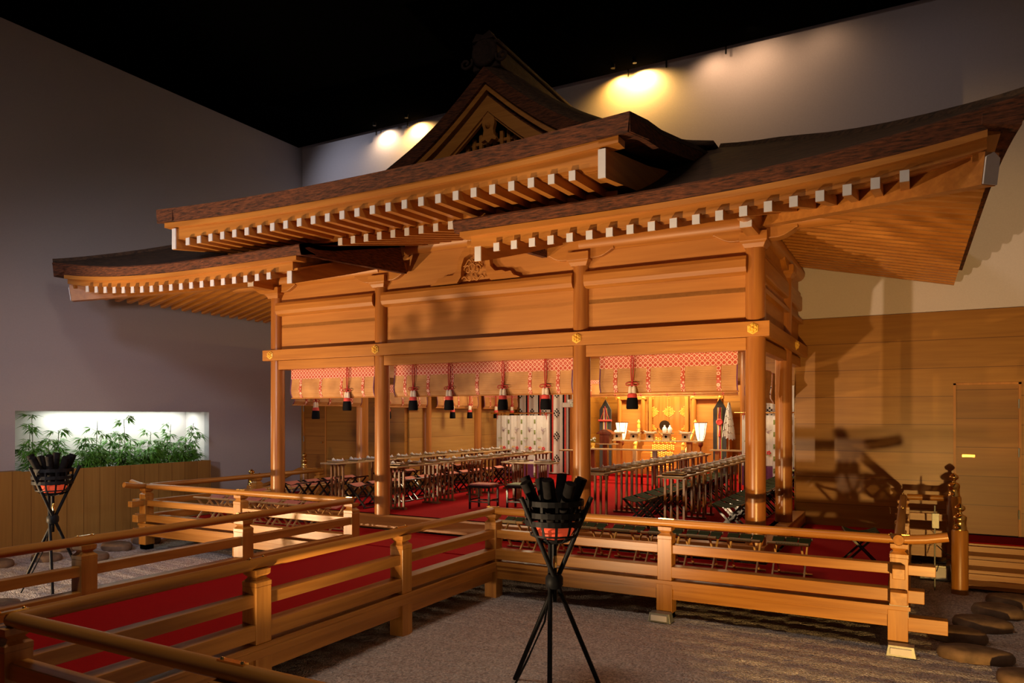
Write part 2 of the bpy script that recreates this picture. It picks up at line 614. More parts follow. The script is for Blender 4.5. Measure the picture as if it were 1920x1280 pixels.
ORD = ['first', 'second', 'third', 'fourth', 'fifth', 'sixth', 'seventh', 'eighth', 'ninth', 'tenth', 'eleventh', 'twelfth', 'thirteenth', 'fourteenth', 'fifteenth', 'sixteenth', 'seventeenth', 'eighteenth', 'nineteenth', 'twentieth']


def lerp_tab(tab, x):
    if x <= tab[0][0]: return tab[0][1]
    for (a, fa), (b, fb) in zip(tab, tab[1:]):
        if x <= b:
            return fa + (fb - fa) * (x - a) / (b - a)
    return tab[-1][1]


def frange(a, b, n):
    return [a + (b - a) * i / (n - 1) for i in range(n)]


def clamp(x, a=0.0, b=1.0):
    return max(a, min(b, x))

# ------------------------------------------------------------------ the hall
XL, YB, ZC, XR = -7.425, 3.9, 8.98, 8.75

struct('floor', MB().box(XL - 1, XR + .2, -14, 12, -0.25, -0.06), 'soil', 'dark hall floor under the gravel bed')

m = MB()                       # left wall with the niche opening
NY0, NY1, NZ0, NZ1 = -2.81, 1.12, 1.36, 2.40
m.box(XL - .15, XL, -14, NY0, -.1, 9.4)
m.box(XL - .15, XL, NY1, YB + .2, -.1, 9.4)
m.box(XL - .15, XL, NY0, NY1, NZ1, 9.4)
m.box(XL - .15, XL, NY0, NY1, -.1, NZ0 - .06)
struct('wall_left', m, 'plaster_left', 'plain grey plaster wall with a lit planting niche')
m = MB()
m.box(XL - .85, XL - .75, NY0 - .1, NY1 + .1, NZ0 - .4, NZ1 + .1)
m.box(XL - .85, XL - .15, NY0 - .1, NY0, NZ0 - .4, NZ1 + .1)
m.box(XL - .85, XL - .15, NY1, NY1 + .1, NZ0 - .4, NZ1 + .1)
m.box(XL - .85, XL - .15, NY0 - .1, NY1 + .1, NZ1 + .003, NZ1 + .1)
struct('wall_niche', m, 'plaster', 'white recess behind the bamboo')
m = MB()
m.box(XL - .3, -4.24, YB, YB + .15, 3.975, 9.4)
m.box(-4.24, 4.18, YB, YB + .15, 3.975, 9.4)
m.box(4.18, XR, YB, YB + .15, 3.975, 9.4)
struct('wall_back', m, 'plaster', 'pale plaster upper wall behind the shrine roof')
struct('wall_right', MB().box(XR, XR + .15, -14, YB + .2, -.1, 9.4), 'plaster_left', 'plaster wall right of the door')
m = MB()
m.box(XL - .3, XR + .3, -14, 3.77, ZC, ZC + .12)
m.box(XL - .3, XR + .3, 3.77, 4.1, 9.32, 9.44)
struct('ceiling', m, 'black', 'black ceiling with a lamp slot along the back wall')
# wood lined lower back wall with a door opening on each side
m = MB()
W0, W1 = YB - .03, YB + .10
m.box(XL, -7.36, W0, W1, -.09, 3.98)
m.box(-7.36, -6.60, W0, W1, 2.86, 3.98)
m.box(-6.60, -4.24, W0, W1, -.09, 3.98)
struct('wall_back_lower_left', m, 'wain', 'honey wood boarded wall left of the shrine recess')
m = MB()
m.box(4.18, 6.53, W0, W1, -.09, 3.98)
m.box(6.53, 7.42, W0, W1, 2.83, 3.98)
m.box(7.42, XR, W0, W1, -.09, 3.98)
struct('wall_back_lower_right', m, 'wain', 'honey wood boarded wall right of the shrine')
for i, (x0, x1, hs) in enumerate(((6.53, 7.42, 1), (-7.36, -6.60, -1))):
    d = struct('door_%d' % (i + 1), MB().box(x0 + .035, x1 - .035, YB - .012, YB + .03, .46, 2.80), 'door',
               'flat wood veneer door in the back wall, ' + ('right of the shrine' if i == 0 else 'left of the shrine'))
    d_off = d
    f = MB()
    f.box(x0, x0 + .035, YB - .045, YB + .03, .46, 2.83); f.box(x1 - .035, x1, YB - .045, YB + .03, .46, 2.83)
    f.box(x0, x1, YB - .045, YB + .03, 2.80, 2.835)
    obj('door_frame', f, 'hinoki_z', d)
    h = MB()
    if i == 0:
        h.box(x0 + .12, x0 + .29, YB - .03, YB - .01, 1.665, 1.705)
    else:
        h.rod((x1 - .13, YB - .012, 1.67), (x1 - .13, YB - .07, 1.67), .022)
    obj('door_handle', h, 'brass', d)
    g = MB()
    xh = x1 - .03 if i == 0 else x0 + .03
    for z in (.8, 1.75, 2.5):
        g.rod((xh, YB - .05, z - .07), (xh, YB - .05, z + .07), .012)
    obj('hinge', g, 'greybox', d)
# recess behind the shrine front
m = MB()
m.box(-4.36, -4.20, YB + .1, 9.4, .0, 3.98)
struct('wall_recess_left', m, 'wain_y', 'horizontally boarded side wall inside the shrine')
m = MB()
m.box(4.14, 4.30, YB + .1, 9.4, .0, 3.98)
struct('wall_recess_right', m, 'wain_y', 'boarded side wall inside the shrine, right side')
m = MB()
m.box(-4.3, -2.30, 9.2, 9.35, .0, 3.98); m.box(2.30, 4.3, 9.2, 9.35, .0, 3.98); m.box(-2.3, 2.3, 9.2, 9.35, 3.1, 3.98)
m.box(-2.45, -2.3, 9.35, 11.4, .0, 3.98); m.box(2.3, 2.45, 9.35, 11.4, .0, 3.98); m.box(-2.45, 2.45, 11.3, 11.45, .0, 3.98)
struct('wall_recess_back', m, 'wain', 'boarded end wall with the altar alcove')
m = MB()
m.box(-4.3, 4.3, -.02, 11.4, 3.90, 3.96)
struct('ceiling_shrine', m, 'hinoki_y', 'boarded ceiling inside the shrine')
m = MB().box(-4.15, 4.15, -.0, 9.2, .60, .672)
m.box(-2.3, 2.3, 9.2, 11.3, .60, .74)
struct('floor_shrine', m, 'carpet', 'bright red carpeted floor inside the shrine')

# gravel bed: real ripples raked along x
g = MB()
random.seed(5)
NX, NYY = 250, 230
gx0, gx1, gy0, gy1 = XL + .01, XR - .01, -9.6, 3.85
for j in range(NYY + 1):
    for i in range(NX + 1):
        x = gx0 + (gx1 - gx0) * i / NX
        y = gy0 + (gy1 - gy0) * j / NYY
        z = 0.004 * math.sin((y + .12 * math.sin(x * 1.3)) * 2 * math.pi / .33) + random.uniform(-.006, .006) + .010 * math.sin(x * .9 + y * 1.7)
        g.v.append((x, y, z - .012))
for j in range(NYY):
    for i in range(NX):
        a = j * (NX + 1) + i
        g.face((a, a + 1, a + NX + 2, a + NX + 1), True)
gr = obj('gravel', g, 'gravel', loc=(0, 0, 0))
tag(gr, 'raked pale gravel bed around the shrine platform', 'gravel', kind='stuff')

# ------------------------------------------------------------------ shrine
S = thing('shrine_pavilion', 'large wooden shrine pavilion with curved bark roof and white tipped rafters', 'shrine', (0, 0, 0))
ZM = 3.40
colx = (-4.2, -1.8, 1.8, 4.2)


def hexring(r, c, y):
    return [(c[0] + r * math.cos(math.pi / 6 + k * math.pi / 3), y, c[1] + r * math.sin(math.pi / 6 + k * math.pi / 3)) for k in range(6)]


def medallion(x, parent, y=-.18, axis='y'):
    m = MB()
    m.loft([hexring(.075, (0, 0), 0), hexring(.075, (0, 0), -.012), hexring(.058, (0, 0), -.022)])
    for k in range(6):
        a = math.pi / 3 * k + math.pi / 6
        m.loft([hexring(.022, (.040 * math.cos(a), .040 * math.sin(a)), -.018), hexring(.012, (.040 * math.cos(a), .040 * math.sin(a)), -.040)])
    m.lathe([(.022, -.02), (.020, -.04), (.008, -.052)], (0, 0, 0), 10, 'y')
    if axis == 'y':
        m.v = [(x + p[0], y + p[1], ZM + .008 + p[2]) for p in m.v]
    else:
        m.v = [(y - p[1], x + p[0], ZM + .008 + p[2]) for p in m.v]
    return obj('gold_medallion', m, 'gold', parent)


def arm_poly(L, z0, z1):
    P = [(-L, z1), (-L, z0 + .10)]
    for k in range(7):
        t = k / 6
        P.append((-L + .02 + .24 * t, z0 + .10 * (1 - math.sin(t * math.pi / 2)) ))
    P += [(-q[0], q[1]) for q in reversed(P[1:])]
    P.append((L, z1))
    return P


def bracket(x, y, parent, along='x', zt=4.44, L=.52, left=True, right=True):
    m = MB()
    r = .17
    sq = lambda h, z: [(x - h, y - h, z), (x + h, y - h, z), (x + h, y + h, z), (x - h, y + h, z)]
    m.loft([sq(.12, zt), sq(.145, zt + .05), sq(r, zt + .08), sq(r, zt + .19)])
    obj('capital', m, 'hinoki_x', parent, bevel=.006)
    m = MB()
    pl = arm_poly(L, zt + .10, zt + .37)
    if not left: pl = [(max(p[0], -.1), p[1]) for p in pl]
    if along == 'x':
        m.prism([(x + p[0], p[1]) for p in pl], y - .10, y + .10, 'y')
    else:
        m.prism([(y + p[0], p[1]) for p in pl], x - .10, x + .10, 'x')
    obj('bracket_arm', m, 'hinoki_x' if along == 'x' else 'hinoki_y', parent, bevel=.008)


for i, x in enumerate(colx):
    c = obj('column', MB().rod((x, 0, .672), (x, 0, 4.45), .128, .122, 28), 'column', S)
    bracket(x, 0, c)
    medallion(x, c)
    if i in (0, 3):
        m = MB().box(x - .075, x + .075, -.62, -.10, 4.575, 4.80)
        obj('beam_nose', m, 'hinoki_y', c, bevel=.004)
        obj('painted_end', MB().box(x - .070, x + .070, -.632, -.620, 4.58, 4.795), 'white', c)
        m = MB().box(x - .09, x + .09, -.60, -.1, 4.80, 4.90)
        obj('beam_nose', m, 'hinoki_y', c)
for s in (-1, 1):
    for y in (2.35, 4.67, 6.99):
        c = obj('column', MB().rod((s * 4.2, y, .672), (s * 4.2, y, 4.45 if y < 3 else 3.9), .128, .122, 24), 'column', S)
        if y < 3:
            bracket(s * 4.2, y, c, 'y')
            medallion(y, c, s * 4.38 if s > 0 else -4.38, 'x') if s > 0 else None
    c = obj('column', MB().rod((s * 2.32, 9.1, .672), (s * 2.32, 9.1, 3.9), .12, .12, 24), 'column', S)
# sill beams that carry the columns
m = MB().box(-4.34, 4.34, -.17, .10, .475, .672)
obj('sill', m, 'hinoki_x', S, bevel=.008)
for s in (-1, 1):
    obj('sill', MB().box(s * 4.06, s * 4.34, .10, 3.86, .475, .672), 'hinoki_y', S, bevel=.008)
# tie beams
obj('tie_beam', MB().box(-4.40, 4.40, -.18, -.118, 3.31, 3.50), 'hinoki_x', S, bevel=.005)
for s in (-1, 1):
    obj('tie_beam', MB().box(s * 4.318, s * 4.38, -.118, 3.8, 3.31, 3.50), 'hinoki_y', S, bevel=.005)
    obj('lower_tie_beam', MB().box(s * 4.14, s * 4.26, .1, 3.86, 3.16, 3.31), 'hinoki_y', S)
    obj('side_wall_panel', MB().box(s * 4.17, s * 4.22, .1, 3.86, 3.31, 4.66), 'panel', S)
    m = MB()
    m.box(s * 4.13, s * 4.29, .1, 3.86, 4.12, 4.38)
    obj('side_upper_beam', m, 'hinoki_y', S, bevel=.03)
    obj('side_purlin', MB().rod((s * 4.2, -1.1, 4.77), (s * 4.2, 3.88, 4.77), .13, .13, 18), 'hinoki_y', S)
    obj('ledge', MB().box(s * 4.20, s * 4.26, .1, 3.86, 4.38, 4.44), 'hinoki_y', S)
for a, b in zip(colx, colx[1:]):
    mid = a < 0 < b
    obj('lower_tie_beam', MB().box(a + .1, b - .1, -.085, .06, 3.15, 3.31), 'hinoki_x', S, bevel=.004)
    obj('wall_panel', MB().box(a + .08, b - .08, -.02, .03, 3.31, 5.05 if mid else 4.90), 'panel', S)
    m = MB()
    z0, z1 = 4.115, 4.365
    ring = lambda x, e: [(x, -.055, z0), (x, -.13 - e, z0 + .03), (x, -.16 - e, z0 + .085), (x, -.16 - e, z1 - .07), (x, -.13 - e, z1 - .02), (x, -.055, z1), (x, .03, z1), (x, .03, z0)]
    m.loft([ring(a + .09, 0), ring(b - .09, 0)])
    obj('rainbow_beam', m, 'hinoki_x', S)
    if not mid:
        obj('head_purlin', MB().rod((a - (1.1 if a < -4 else -.0), 0, 4.77), (b + (1.1 if b > 4 else -.0), 0, 4.77), .135, .135, 18), 'hinoki_x', S)
obj('head_purlin', MB().rod((-1.95, -.02, 5.06), (1.95, -.02, 5.06), .13, .13, 18), 'hinoki_x', S)
for s in (-1, 1):
    obj('strut_block', MB().box(s * 1.7, s * 1.9, -.1, .1, 4.8, 5.0), 'hinoki_x', S)
# carved frog-leg strut in the central bay
kx = .06
m = MB()
for s in (-1, 1):
    P = [(kx + s * .06, 4.90), (kx + s * .20, 4.86), (kx + s * .27, 4.74), (kx + s * .30, 4.58), (kx + s * .38, 4.50), (kx + s * .50, 4.50), (kx + s * .56, 4.47), (kx + s * .64, 4.48),
         (kx + s * .70, 4.41), (kx + s * .78, 4.385), (kx + s * .80, 4.37), (kx + s * .30, 4.37), (kx + s * .23, 4.46), (kx + s * .22, 4.62), (kx + s * .17, 4.75), (kx + s * .06, 4.80)]
    if s < 0: P.reverse()
    m.prism(P, -.13, -.02, 'y')
m.prism([(kx - .07, 4.795), (kx + .07, 4.795), (kx + .07, 4.91), (kx - .07, 4.91)], -.128, -.02, 'y')
fl = obj('frog_leg_strut', m, 'hinoki_x', S)
m = MB()
for ks in (-1, 1):
    pts = []
    for k in range(30):
        t = k / 29 * 4.2 * math.pi / 1.6
        r = .008 + .075 * (1 - k / 29)
        pts.append((kx + ks * (.085 + r * math.cos(t) * .8), -.150, 4.55 + r * math.sin(t)))
    m.tube(pts, .015, 6)
    pts = [(kx + ks * (.02 + .15 * k / 8), -.14, 4.66 + .05 * math.sin(k / 8 * math.pi * 1.6)) for k in range(9)]
    m.tube(pts, .012, 6)
    pts = [(kx + ks * (.20 - .18 * k / 8), -.14, 4.42 + .035 * math.sin(k / 8 * math.pi * 2)) for k in range(9)]
    m.tube(pts, .012, 6)
pts = [(kx + .055 * math.cos(a), -.16, 4.585 + .055 * math.sin(a)) for a in frange(0, 5.5, 16)]
m.tube(pts, .013, 6)
pts = [(kx + .03 * math.sin(k), -.105, 4.66 + .012 * k) for k in range(9)]
m.tube(pts, .012, 6)
obj('scroll_carving', m, 'hinoki_x', fl)
obj('bearing_block', MB().box(kx - .11, kx + .11, -.14, .0, 4.90, 5.0), 'hinoki_x', fl, bevel=.006)
P = [(kx + q[0], q[1]) for q in arm_poly(.30, 4.98, 5.10)]
obj('bearing_arm', MB().prism(P, -.12, .0, 'y'), 'hinoki_x', fl)

# ------------------------------------------------------------------ roof shape functions
PT = [(0, 8.15), (.5, 7.71), (1.0, 7.33), (1.5, 7.02), (2.0, 6.77), (2.7, 6.43), (3.43, 6.11), (4.07, 5.82), (4.55, 5.64), (5.22, 5.34), (5.78, 5.14), (6.22, 5.01), (6.50, 4.94), (6.72, 4.89)]


def Proof(r):
    return (lerp_tab(PT, r - .15) + lerp_tab(PT, r) * 2 + lerp_tab(PT, r + .15)) / 4 if r > .15 else lerp_tab(PT, r)


RE = 6.68


def cfr(x):
    return clamp((abs(x) - 2.2) / 4.48, 0, 1.1) ** 3


def wr(r):
    return clamp((r - 3.9) / 2.78)


def zfront(q, r):
    return Proof(r) - .30 * wr(r) * (1 - cfr(q * RE))


CS = .85


def zside(y, r):
    yh = 4.2 - r
    u = clamp((3.88 - y) / (3.88 - yh))
    c = CS + (1 - CS) * u ** 3
    return Proof(r) - .30 * wr(r) * (1 - c)


def ext(q):                     # the eaves sweep a little outwards at the corners
    return .08 * clamp(abs(q)) ** 8


SPIN = -2.35


def zrc(x):                     # rafter tip centre height along the front eave
    return 4.237 + .26 * clamp((abs(x) - 2.2) / 4.4, 0, 1.05) ** 3


ZSR = 4.405                     # side eave rafter tips
SL = .29


def zroofbot(x):
    return 4.465 + .235 * clamp((abs(x) - 2.2) / 4.48, 0, 1.1) ** 3


R = obj('main_roof', MB().box(-.2, .2, 1.5, 1.7, 6.5, 6.7), 'bark_top', S)     # replaced below with the full bark skin
rows = [3.3, 3.6, 3.9, 4.2, 4.5, 4.8, 5.1, 5.4, 5.7, 6.0, 6.3, 6.5, RE]
top = MB()
edge = MB()
for s in (-1, 1):
    # front wing
    qs = [None] * 6 + frange(0, 1, 22)
    xin = [1.22, 1.7, 2.2, 2.7, 3.1, 3.30]
    grid = []
    for r in rows:
        line = []
        for xx in xin:
            z = min(zfront(xx / r, r), 4.66 + max(0.0, 4.2 - r + 2.0) * .235)
            line.append((s * xx, 4.2 - r, z))
        for t in frange(0, 1, 24):
            xx = 3.302 + (r - 3.302) * t
            q = xx / r
            e = ext(q) * wr(r) ** 2
            line.append((s * (xx + e * (1 if t > .99 else t ** 6)), 4.2 - r - e, zfront(q, r)))
        grid.append(line)
    n = len(grid[0])
    vs = [p for l in grid for p in l]
    fs = [(j * n + i, j * n + i + 1, (j + 1) * n + i + 1, (j + 1) * n + i) for j in range(1, len(rows) - 1) for i in range(n - 1)]
    if s > 0: fs = [tuple(reversed(f)) for f in fs]
    top.add(vs, fs, False)
    # layered bark edge of the front eave and its verge end
    er = grid[-1]
    ring = []
    for (x, y, z) in er:
        zb = zroofbot(x)
        ring.append([(x, y, z), (x, y - .012, z - .02), (x, y + .03, zb), (x, y + .30, zb + .06), (x, y + .30, z - .10)])
    edge.loft(ring, True, True)
    # verge end face along x = 1.22
    pv = [(y, z) for (x, y, z) in [l[0] for l in grid]]
    pb = [(pv[-1][0] + .03, zroofbot(1.22)), (-.1, zroofbot(1.22) + .15)]
    pv2 = [p for p in pv if p[0] < -.05]
    poly = pv2 + pb
    edge.prism(poly, s * 1.22, s * 1.30, 'x')
    # side slope
    grid = []
    for r in rows[1:]:
        line = []
        e = ext(1) * wr(r) ** 2
        for t in frange(0, 1, 24):
            y = (4.2 - r - e) + (3.88 - (4.2 - r - e)) * t
            ee = e * (1 - t) ** 8
            line.append((s * (r + ee), y, zside(max(y, 4.2 - r), r)))
        grid.append(line)
    n = len(grid[0])
    vs = [p for l in grid for p in l]
    fs = [(j * n + i, j * n + i + 1, (j + 1) * n + i + 1, (j + 1) * n + i) for j in range(len(grid) - 1) for i in range(n - 1)]
    if s < 0: fs = [tuple(reversed(f)) for f in fs]
    top.add(vs, fs, False)
    ring = []
    for k, (x, y, z) in enumerate(grid[-1]):
        zb = z - .25
        ring.append([(x, y, z), (x + s * .012, y, z - .02), (x - s * .03, y, zb), (x - s * .30, y, zb + .06), (x - s * .30, y, z - .10)])
    edge.loft(ring, True, True)
    # upper body above and behind the gable
    ys = [(.30, 0), (.36, .08), (.46, .17), (.62, .25), (.85, .30), (1.4, .30), (3.88, .30)]
    xs = frange(0, 3.6, 19)
    zl = lambda x: Proof(x) - .30
    vs = [(s * x, y, zl(x) + (d if x < 2.4 else .30 * clamp((3.6 - x) / 1.2) * d / .30 + .30 * (1 - clamp((3.6 - x) / 1.2)))) for (y, d) in ys for x in xs]
    n = len(xs)
    fs = [(j * n + i, j * n + i + 1, (j + 1) * n + i + 1, (j + 1) * n + i) for j in range(len(ys) - 1) for i in range(n - 1)]
    if s > 0: pass
    else: fs = [tuple(reversed(f)) for f in fs]
    top.add(vs, fs, True)
    # gable bark face (thick layered verge)
    ring = []
    for x in frange(0, 3.3, 18):
        zt = Proof(x) - .30
        ring.append([(s * x, .28, zt), (s * x, .30, zt - .235), (s * x, .75, zt - .235), (s * x, .75, zt)])
    edge.loft(ring, True, True)
me = R.data
me.clear_geometry()
me.from_pydata(top.v, [], top.f)
me.polygons.foreach_set('use_smooth', top.s)
me.update()
md = R.modifiers.new('thickness', 'SOLIDIFY')
md.thickness = .06
md.offset = -1
obj('bark_edge', edge, 'bark_edge', R)

# wooden boards under the bark edge, rafters and soffit of the main eaves
for s in (-1, 1):
    for (nm, y0, y1, za, zb) in (('eave_board', -2.46, -2.28, lambda x: zroofbot(x) - .06, lambda x: zroofbot(x) + .0),
                                 ('fascia_board', -2.40, -2.26, lambda x: zrc(x) + .052, lambda x: zroofbot(x) - .06)):
        ring = []
        for x in frange(1.42 if nm == 'fascia_board' else 1.30, 6.50, 24):
            e = ext(x / RE)
            ring.append([(s * x, y0 - e, za(x)), (s * x, y1 - e, za(x)), (s * x, y1 - e, zb(x)), (s * x, y0 - e, zb(x))])
        obj(nm, MB().loft(ring), 'hinoki_x', R)
    for (nm, dx0, dx1, za, zb) in (('eave_board', 6.60, 6.42, 4.66, 4.72), ('fascia_board', 6.50, 6.40, 4.46, 4.66)):
        m = MB().box(s * dx0, s * dx1, -2.40, 3.86, za, zb)
        obj(nm, m, 'hinoki_y', R)
    # soffit boards
    m = MB()
    ring = []
    for x in frange(1.35, 6.45, 24):
        yi = 0 if x <= 4.2 else -(x - 4.2)
        zt = zrc(x) + .05
        zi = 4.93 + .05 if x <= 4.2 else zt + (4.98 - zt) * (1 - (x - 4.2) / 2.3)
        ring.append([(s * x, -2.38, zt), (s * x, yi, zi), (s * x, yi, zi + .03), (s * x, -2.38, zt + .03)])
    obj('soffit', m.loft(ring), 'hinoki_y', R)
    m = MB()
    ring = []
    for y in frange(-2.25, 3.86, 24):
        xi = 4.2 if y >= 0 else 4.2 - y
        zi = 4.98 if y >= 0 else 4.98 - (4.98 - ZSR - .05) * (-y) / 2.3
        ring.append([(s * 6.46, y, ZSR + .05), (s * xi, y, zi), (s * xi, y, zi + .03), (s * 6.46, y, ZSR + .08)])
    obj('soffit', m.loft(ring), 'hinoki_x', R)
    # front rafters
    for k in range(19):
        x = 1.80 + .2275 * k
        if x > 6.1: break
        e = ext(x / RE)
        zi = 4.93
        yi = 0.0
        if x > 4.2:
            yi = -(x - 4.2) + .05
            zi = zrc(x) + (4.93 - zrc(x)) * (1 - (x - 4.2) / 2.25)
        m = MB().beam((s * x, -2.46 - e, zrc(x)), (s * x, yi, zi), .078, .10)
        rf = obj('rafter', m, 'hinoki_y', R)
        obj('painted_tip', MB().box(s * x - .037, s * x + .037, -2.472 - e, -2.457 - e, zrc(x) - .049, zrc(x) + .049), 'white', R)
    # side rafters
    for k in range(27):
        y = -2.02 + .2275 * k
        if y > 3.85: break
        xi = 4.2 if y >= 0 else 4.2 - y - .05
        zi = 4.93 if y >= 0 else 4.93 - (4.93 - ZSR) * (-y) / 2.3
        obj('rafter', MB().beam((s * 6.54, y, ZSR), (s * xi, y, zi), .078, .10), 'hinoki_x', R)
    # hip rafter with its pentagon white end
    a, b = Vector((s * 6.53, -2.38, 4.385)), Vector((s * 4.1, .1, 4.86))
    obj('hip_rafter', MB().beam(a, b, .15, .27), 'hinoki_x', R)
    d = (b - a).normalized()
    sd = d.cross(Vector((0, 0, 1))).normalized()
    up = sd.cross(d)
    pr_ = [(-.073, -.13), (.073, -.13), (.073, .09), (0, .135), (-.073, .09)]
    A = [a - d * .004 + sd * p + up * q for p, q in pr_]
    B_ = [a - d * .018 + sd * p + up * q for p, q in pr_]
    m = MB(); m.loft([A, B_])
    obj('painted_tip', m, 'white', R)
    # barge board where the front eave stops beside the porch
    x = 1.50
    P = [(-2.37, 4.115), (-2.37, 4.42), (.0, 5.05), (.0, 4.80), (-1.2, 4.44)]
    bb = obj('barge_board', MB().prism(P, s * (x - .045), s * (x + .045), 'x'), 'hinoki_y', R)
    obj('painted_end', MB().box(s * (x - .042), s * (x + .042), -2.384, -2.370, 4.12, 4.415), 'white', R)
    obj('verge_infill', MB().prism([(-2.30, 4.40), (-2.30, 4.62), (-2.0, 4.70), (-1.0, 4.93), (0, 5.16), (0, 4.98)], s * 1.42, s * 1.48, 'x'), 'column', R)

# ------------------------------------------------------------------ raised porch roof
KT = [(-2.93, 5.165), (-2.36, 5.277), (-1.9, 5.335), (-1.05, 5.51), (-.3, 5.67), (.27, 5.77), (.8, 5.80), (1.3, 5.70)]
kh = lambda x, y: lerp_tab(KT, y) + .10 * (abs(x) / 3.55) ** 2.2
m = MB()
ys = [-2.93, -2.65, -2.36, -1.9, -1.5, -1.05, -.65, -.3, 0, .27, .8, 1.3]
xs = frange(-3.55, 3.55, 29)
nt_, n = len(ys), len(xs)
vs = [(x, y, kh(x, y)) for y in ys for x in xs]
fs = [(j * n + i, j * n + i + 1, (j + 1) * n + i + 1, (j + 1) * n + i) for j in range(nt_ - 1) for i in range(n - 1)]
m.add(vs, fs)
P = obj('porch_roof', m, 'bark_top', S)
md = P.modifiers.new('thickness', 'SOLIDIFY'); md.thickness = .05; md.offset = -1
m = MB()
ring = [[(x, -2.93, kh(x, -2.93) - .001), (x, -2.905, kh(x, -2.93) - .19), (x, -2.3, kh(x, -2.3) - .19), (x, -2.3, kh(x, -2.3) - .02)] for x in xs]
m.loft(ring)
for s in (-1, 1):
    ring = [[(s * 3.55, y, kh(3.55, y) - .002), (s * 3.53, y, kh(3.55, y) - .20), (s * 3.2, y, kh(3.55, y) - .20), (s * 3.2, y, kh(3.2, y) - .03)] for y in ys]
    m.loft(ring)
obj('bark_edge', m, 'bark_edge', P)
m = MB()
ring = [[(x, -2.89, kh(x, -2.93) - .26), (x, -2.70, kh(x, -2.93) - .26), (x, -2.70, kh(x, -2.93) - .19), (x, -2.89, kh(x, -2.93) - .19)] for x in frange(-3.42, 3.42, 25)]
obj('eave_board', m.loft(ring), 'hinoki_x', P)
m = MB()
ring = [[(x, -2.84, 4.80 + .02 * (x / 3.2) ** 2), (x, -2.70, 4.80), (x, -2.70, kh(x, -2.93) - .25), (x, -2.84, kh(x, -2.93) - .25)] for x in frange(-3.2, 3.2, 25)]
obj('fascia_board', m.loft(ring), 'hinoki_x', P)
obj('soffit', MB().prism([(-2.75, 4.80), (-2.0, 4.84), (.3, 5.22), (.3, 5.26), (-2.0, 4.88), (-2.75, 4.84)], -3.15, 3.15, 'x'), 'hinoki_y', P)
obj('intermediate_beam', MB().box(-3.1, 3.1, -2.05, -1.97, 4.72, 4.80), 'hinoki_x', P)
for k in range(26):
    x = -2.925 + .234 * k
    obj('rafter', MB().beam((x, -2.88, 4.748), (x, -1.95, 4.79), .075, .10), 'hinoki_y', P)
    obj('painted_tip', MB().box(x - .036, x + .036, -2.893, -2.878, 4.699, 4.797), 'white', P)
for k in range(9):
    x = -.80 + .222 * k - .02
    obj('inner_rafter', MB().beam((x, -2.12, 4.665), (x, .0, 5.10), .075, .10), 'hinoki_y', P)
    obj('painted_tip', MB().box(x - .036, x + .036, -2.133, -2.118, 4.616, 4.712), 'white', P)
for s in (-1, 1):
    Q = [(-2.86, 4.675), (-2.86, 4.975), (-1.5, 5.20), (.3, 5.60), (.3, 5.2), (-1.5, 4.86)]
    obj('barge_board', MB().prism(Q, s * 3.20, s * 3.28, 'x'), 'hinoki_y', P)
    obj('painted_end', MB().box(s * 3.20, s * 3.28, -2.874, -2.860, 4.68, 4.97), 'white', P)

# ------------------------------------------------------------------ gable
zg = lambda x: Proof(x) - .30 - .235
G = obj('gable', MB().prism([(-2.3, 5.6), (2.3, 5.6), (1.9, zg(1.9) - .1), (1.0, zg(1) - .15), (0, zg(0) - .2), (-1.0, zg(1) - .15), (-1.9, zg(1.9) - .1)], 1.0, 1.05, 'y'), 'black', S)


def chevron(d0, d1, y0, y1, xm=2.6):
    m = MB()
    for s in (-1, 1):
        ring = []
        for x in frange(0, xm, 14):
            ring.append([(s * x, y0, zg(x) - d1(x)), (s * x, y1, zg(x) - d1(x)), (s * x, y1, zg(x) - d0(x)), (s * x, y0, zg(x) - d0(x))])
        m.loft(ring)
    return m


obj('upper_barge_moulding', chevron(lambda x: 0, lambda x: .105, .36, .50), 'hinoki_x', G)
obj('gap_shade_strip', chevron(lambda x: .105, lambda x: .19, .46, .52), 'bark_edge', G)  # dark bark colour paints the shade of the recessed gap
obj('barge_board', chevron(lambda x: .18, lambda x: .43 - .02 * x, .40, .47), 'hinoki_x', G)
obj('lower_barge_moulding', chevron(lambda x: .42 - .02 * x, lambda x: .47 - .02 * x, .44, .50), 'hinoki_x', G)
gz = zg(0)
Pp = [(0, gz - .42), (.10, gz - .50), (.115, gz - .62), (.085, gz - .72), (.10, gz - .80), (.15, gz - .87), (.13, gz - .90), (.06, gz - .875), (0, gz - .93)]
Pp = Pp + [(-q[0], q[1]) for q in reversed(Pp[1:-1])]
gp = obj('pendant_board', MB().prism(Pp, .42, .50, 'y'), 'hinoki_x', G)
obj('pendant_boss', MB().lathe([(.045, 0), (.040, -.03), (.02, -.06), (.005, -.07)], (0, .42, gz - .66), 12, 'y'), 'hinoki_x', gp)
m = MB()
for k in range(-7, 8):
    x = k * .13
    zt = min(6.92, zg(abs(x)) - .40)
    if zt > 6.2:
        m.box(x - .03, x + .03, .62, .68, 6.1, zt)
for z in (6.60, 6.76):
    xm = .98 if z < 6.7 else .78
    m.box(-xm, xm, .64, .70, z, z + .05)
obj('lattice', m, 'hinoki_x', G)
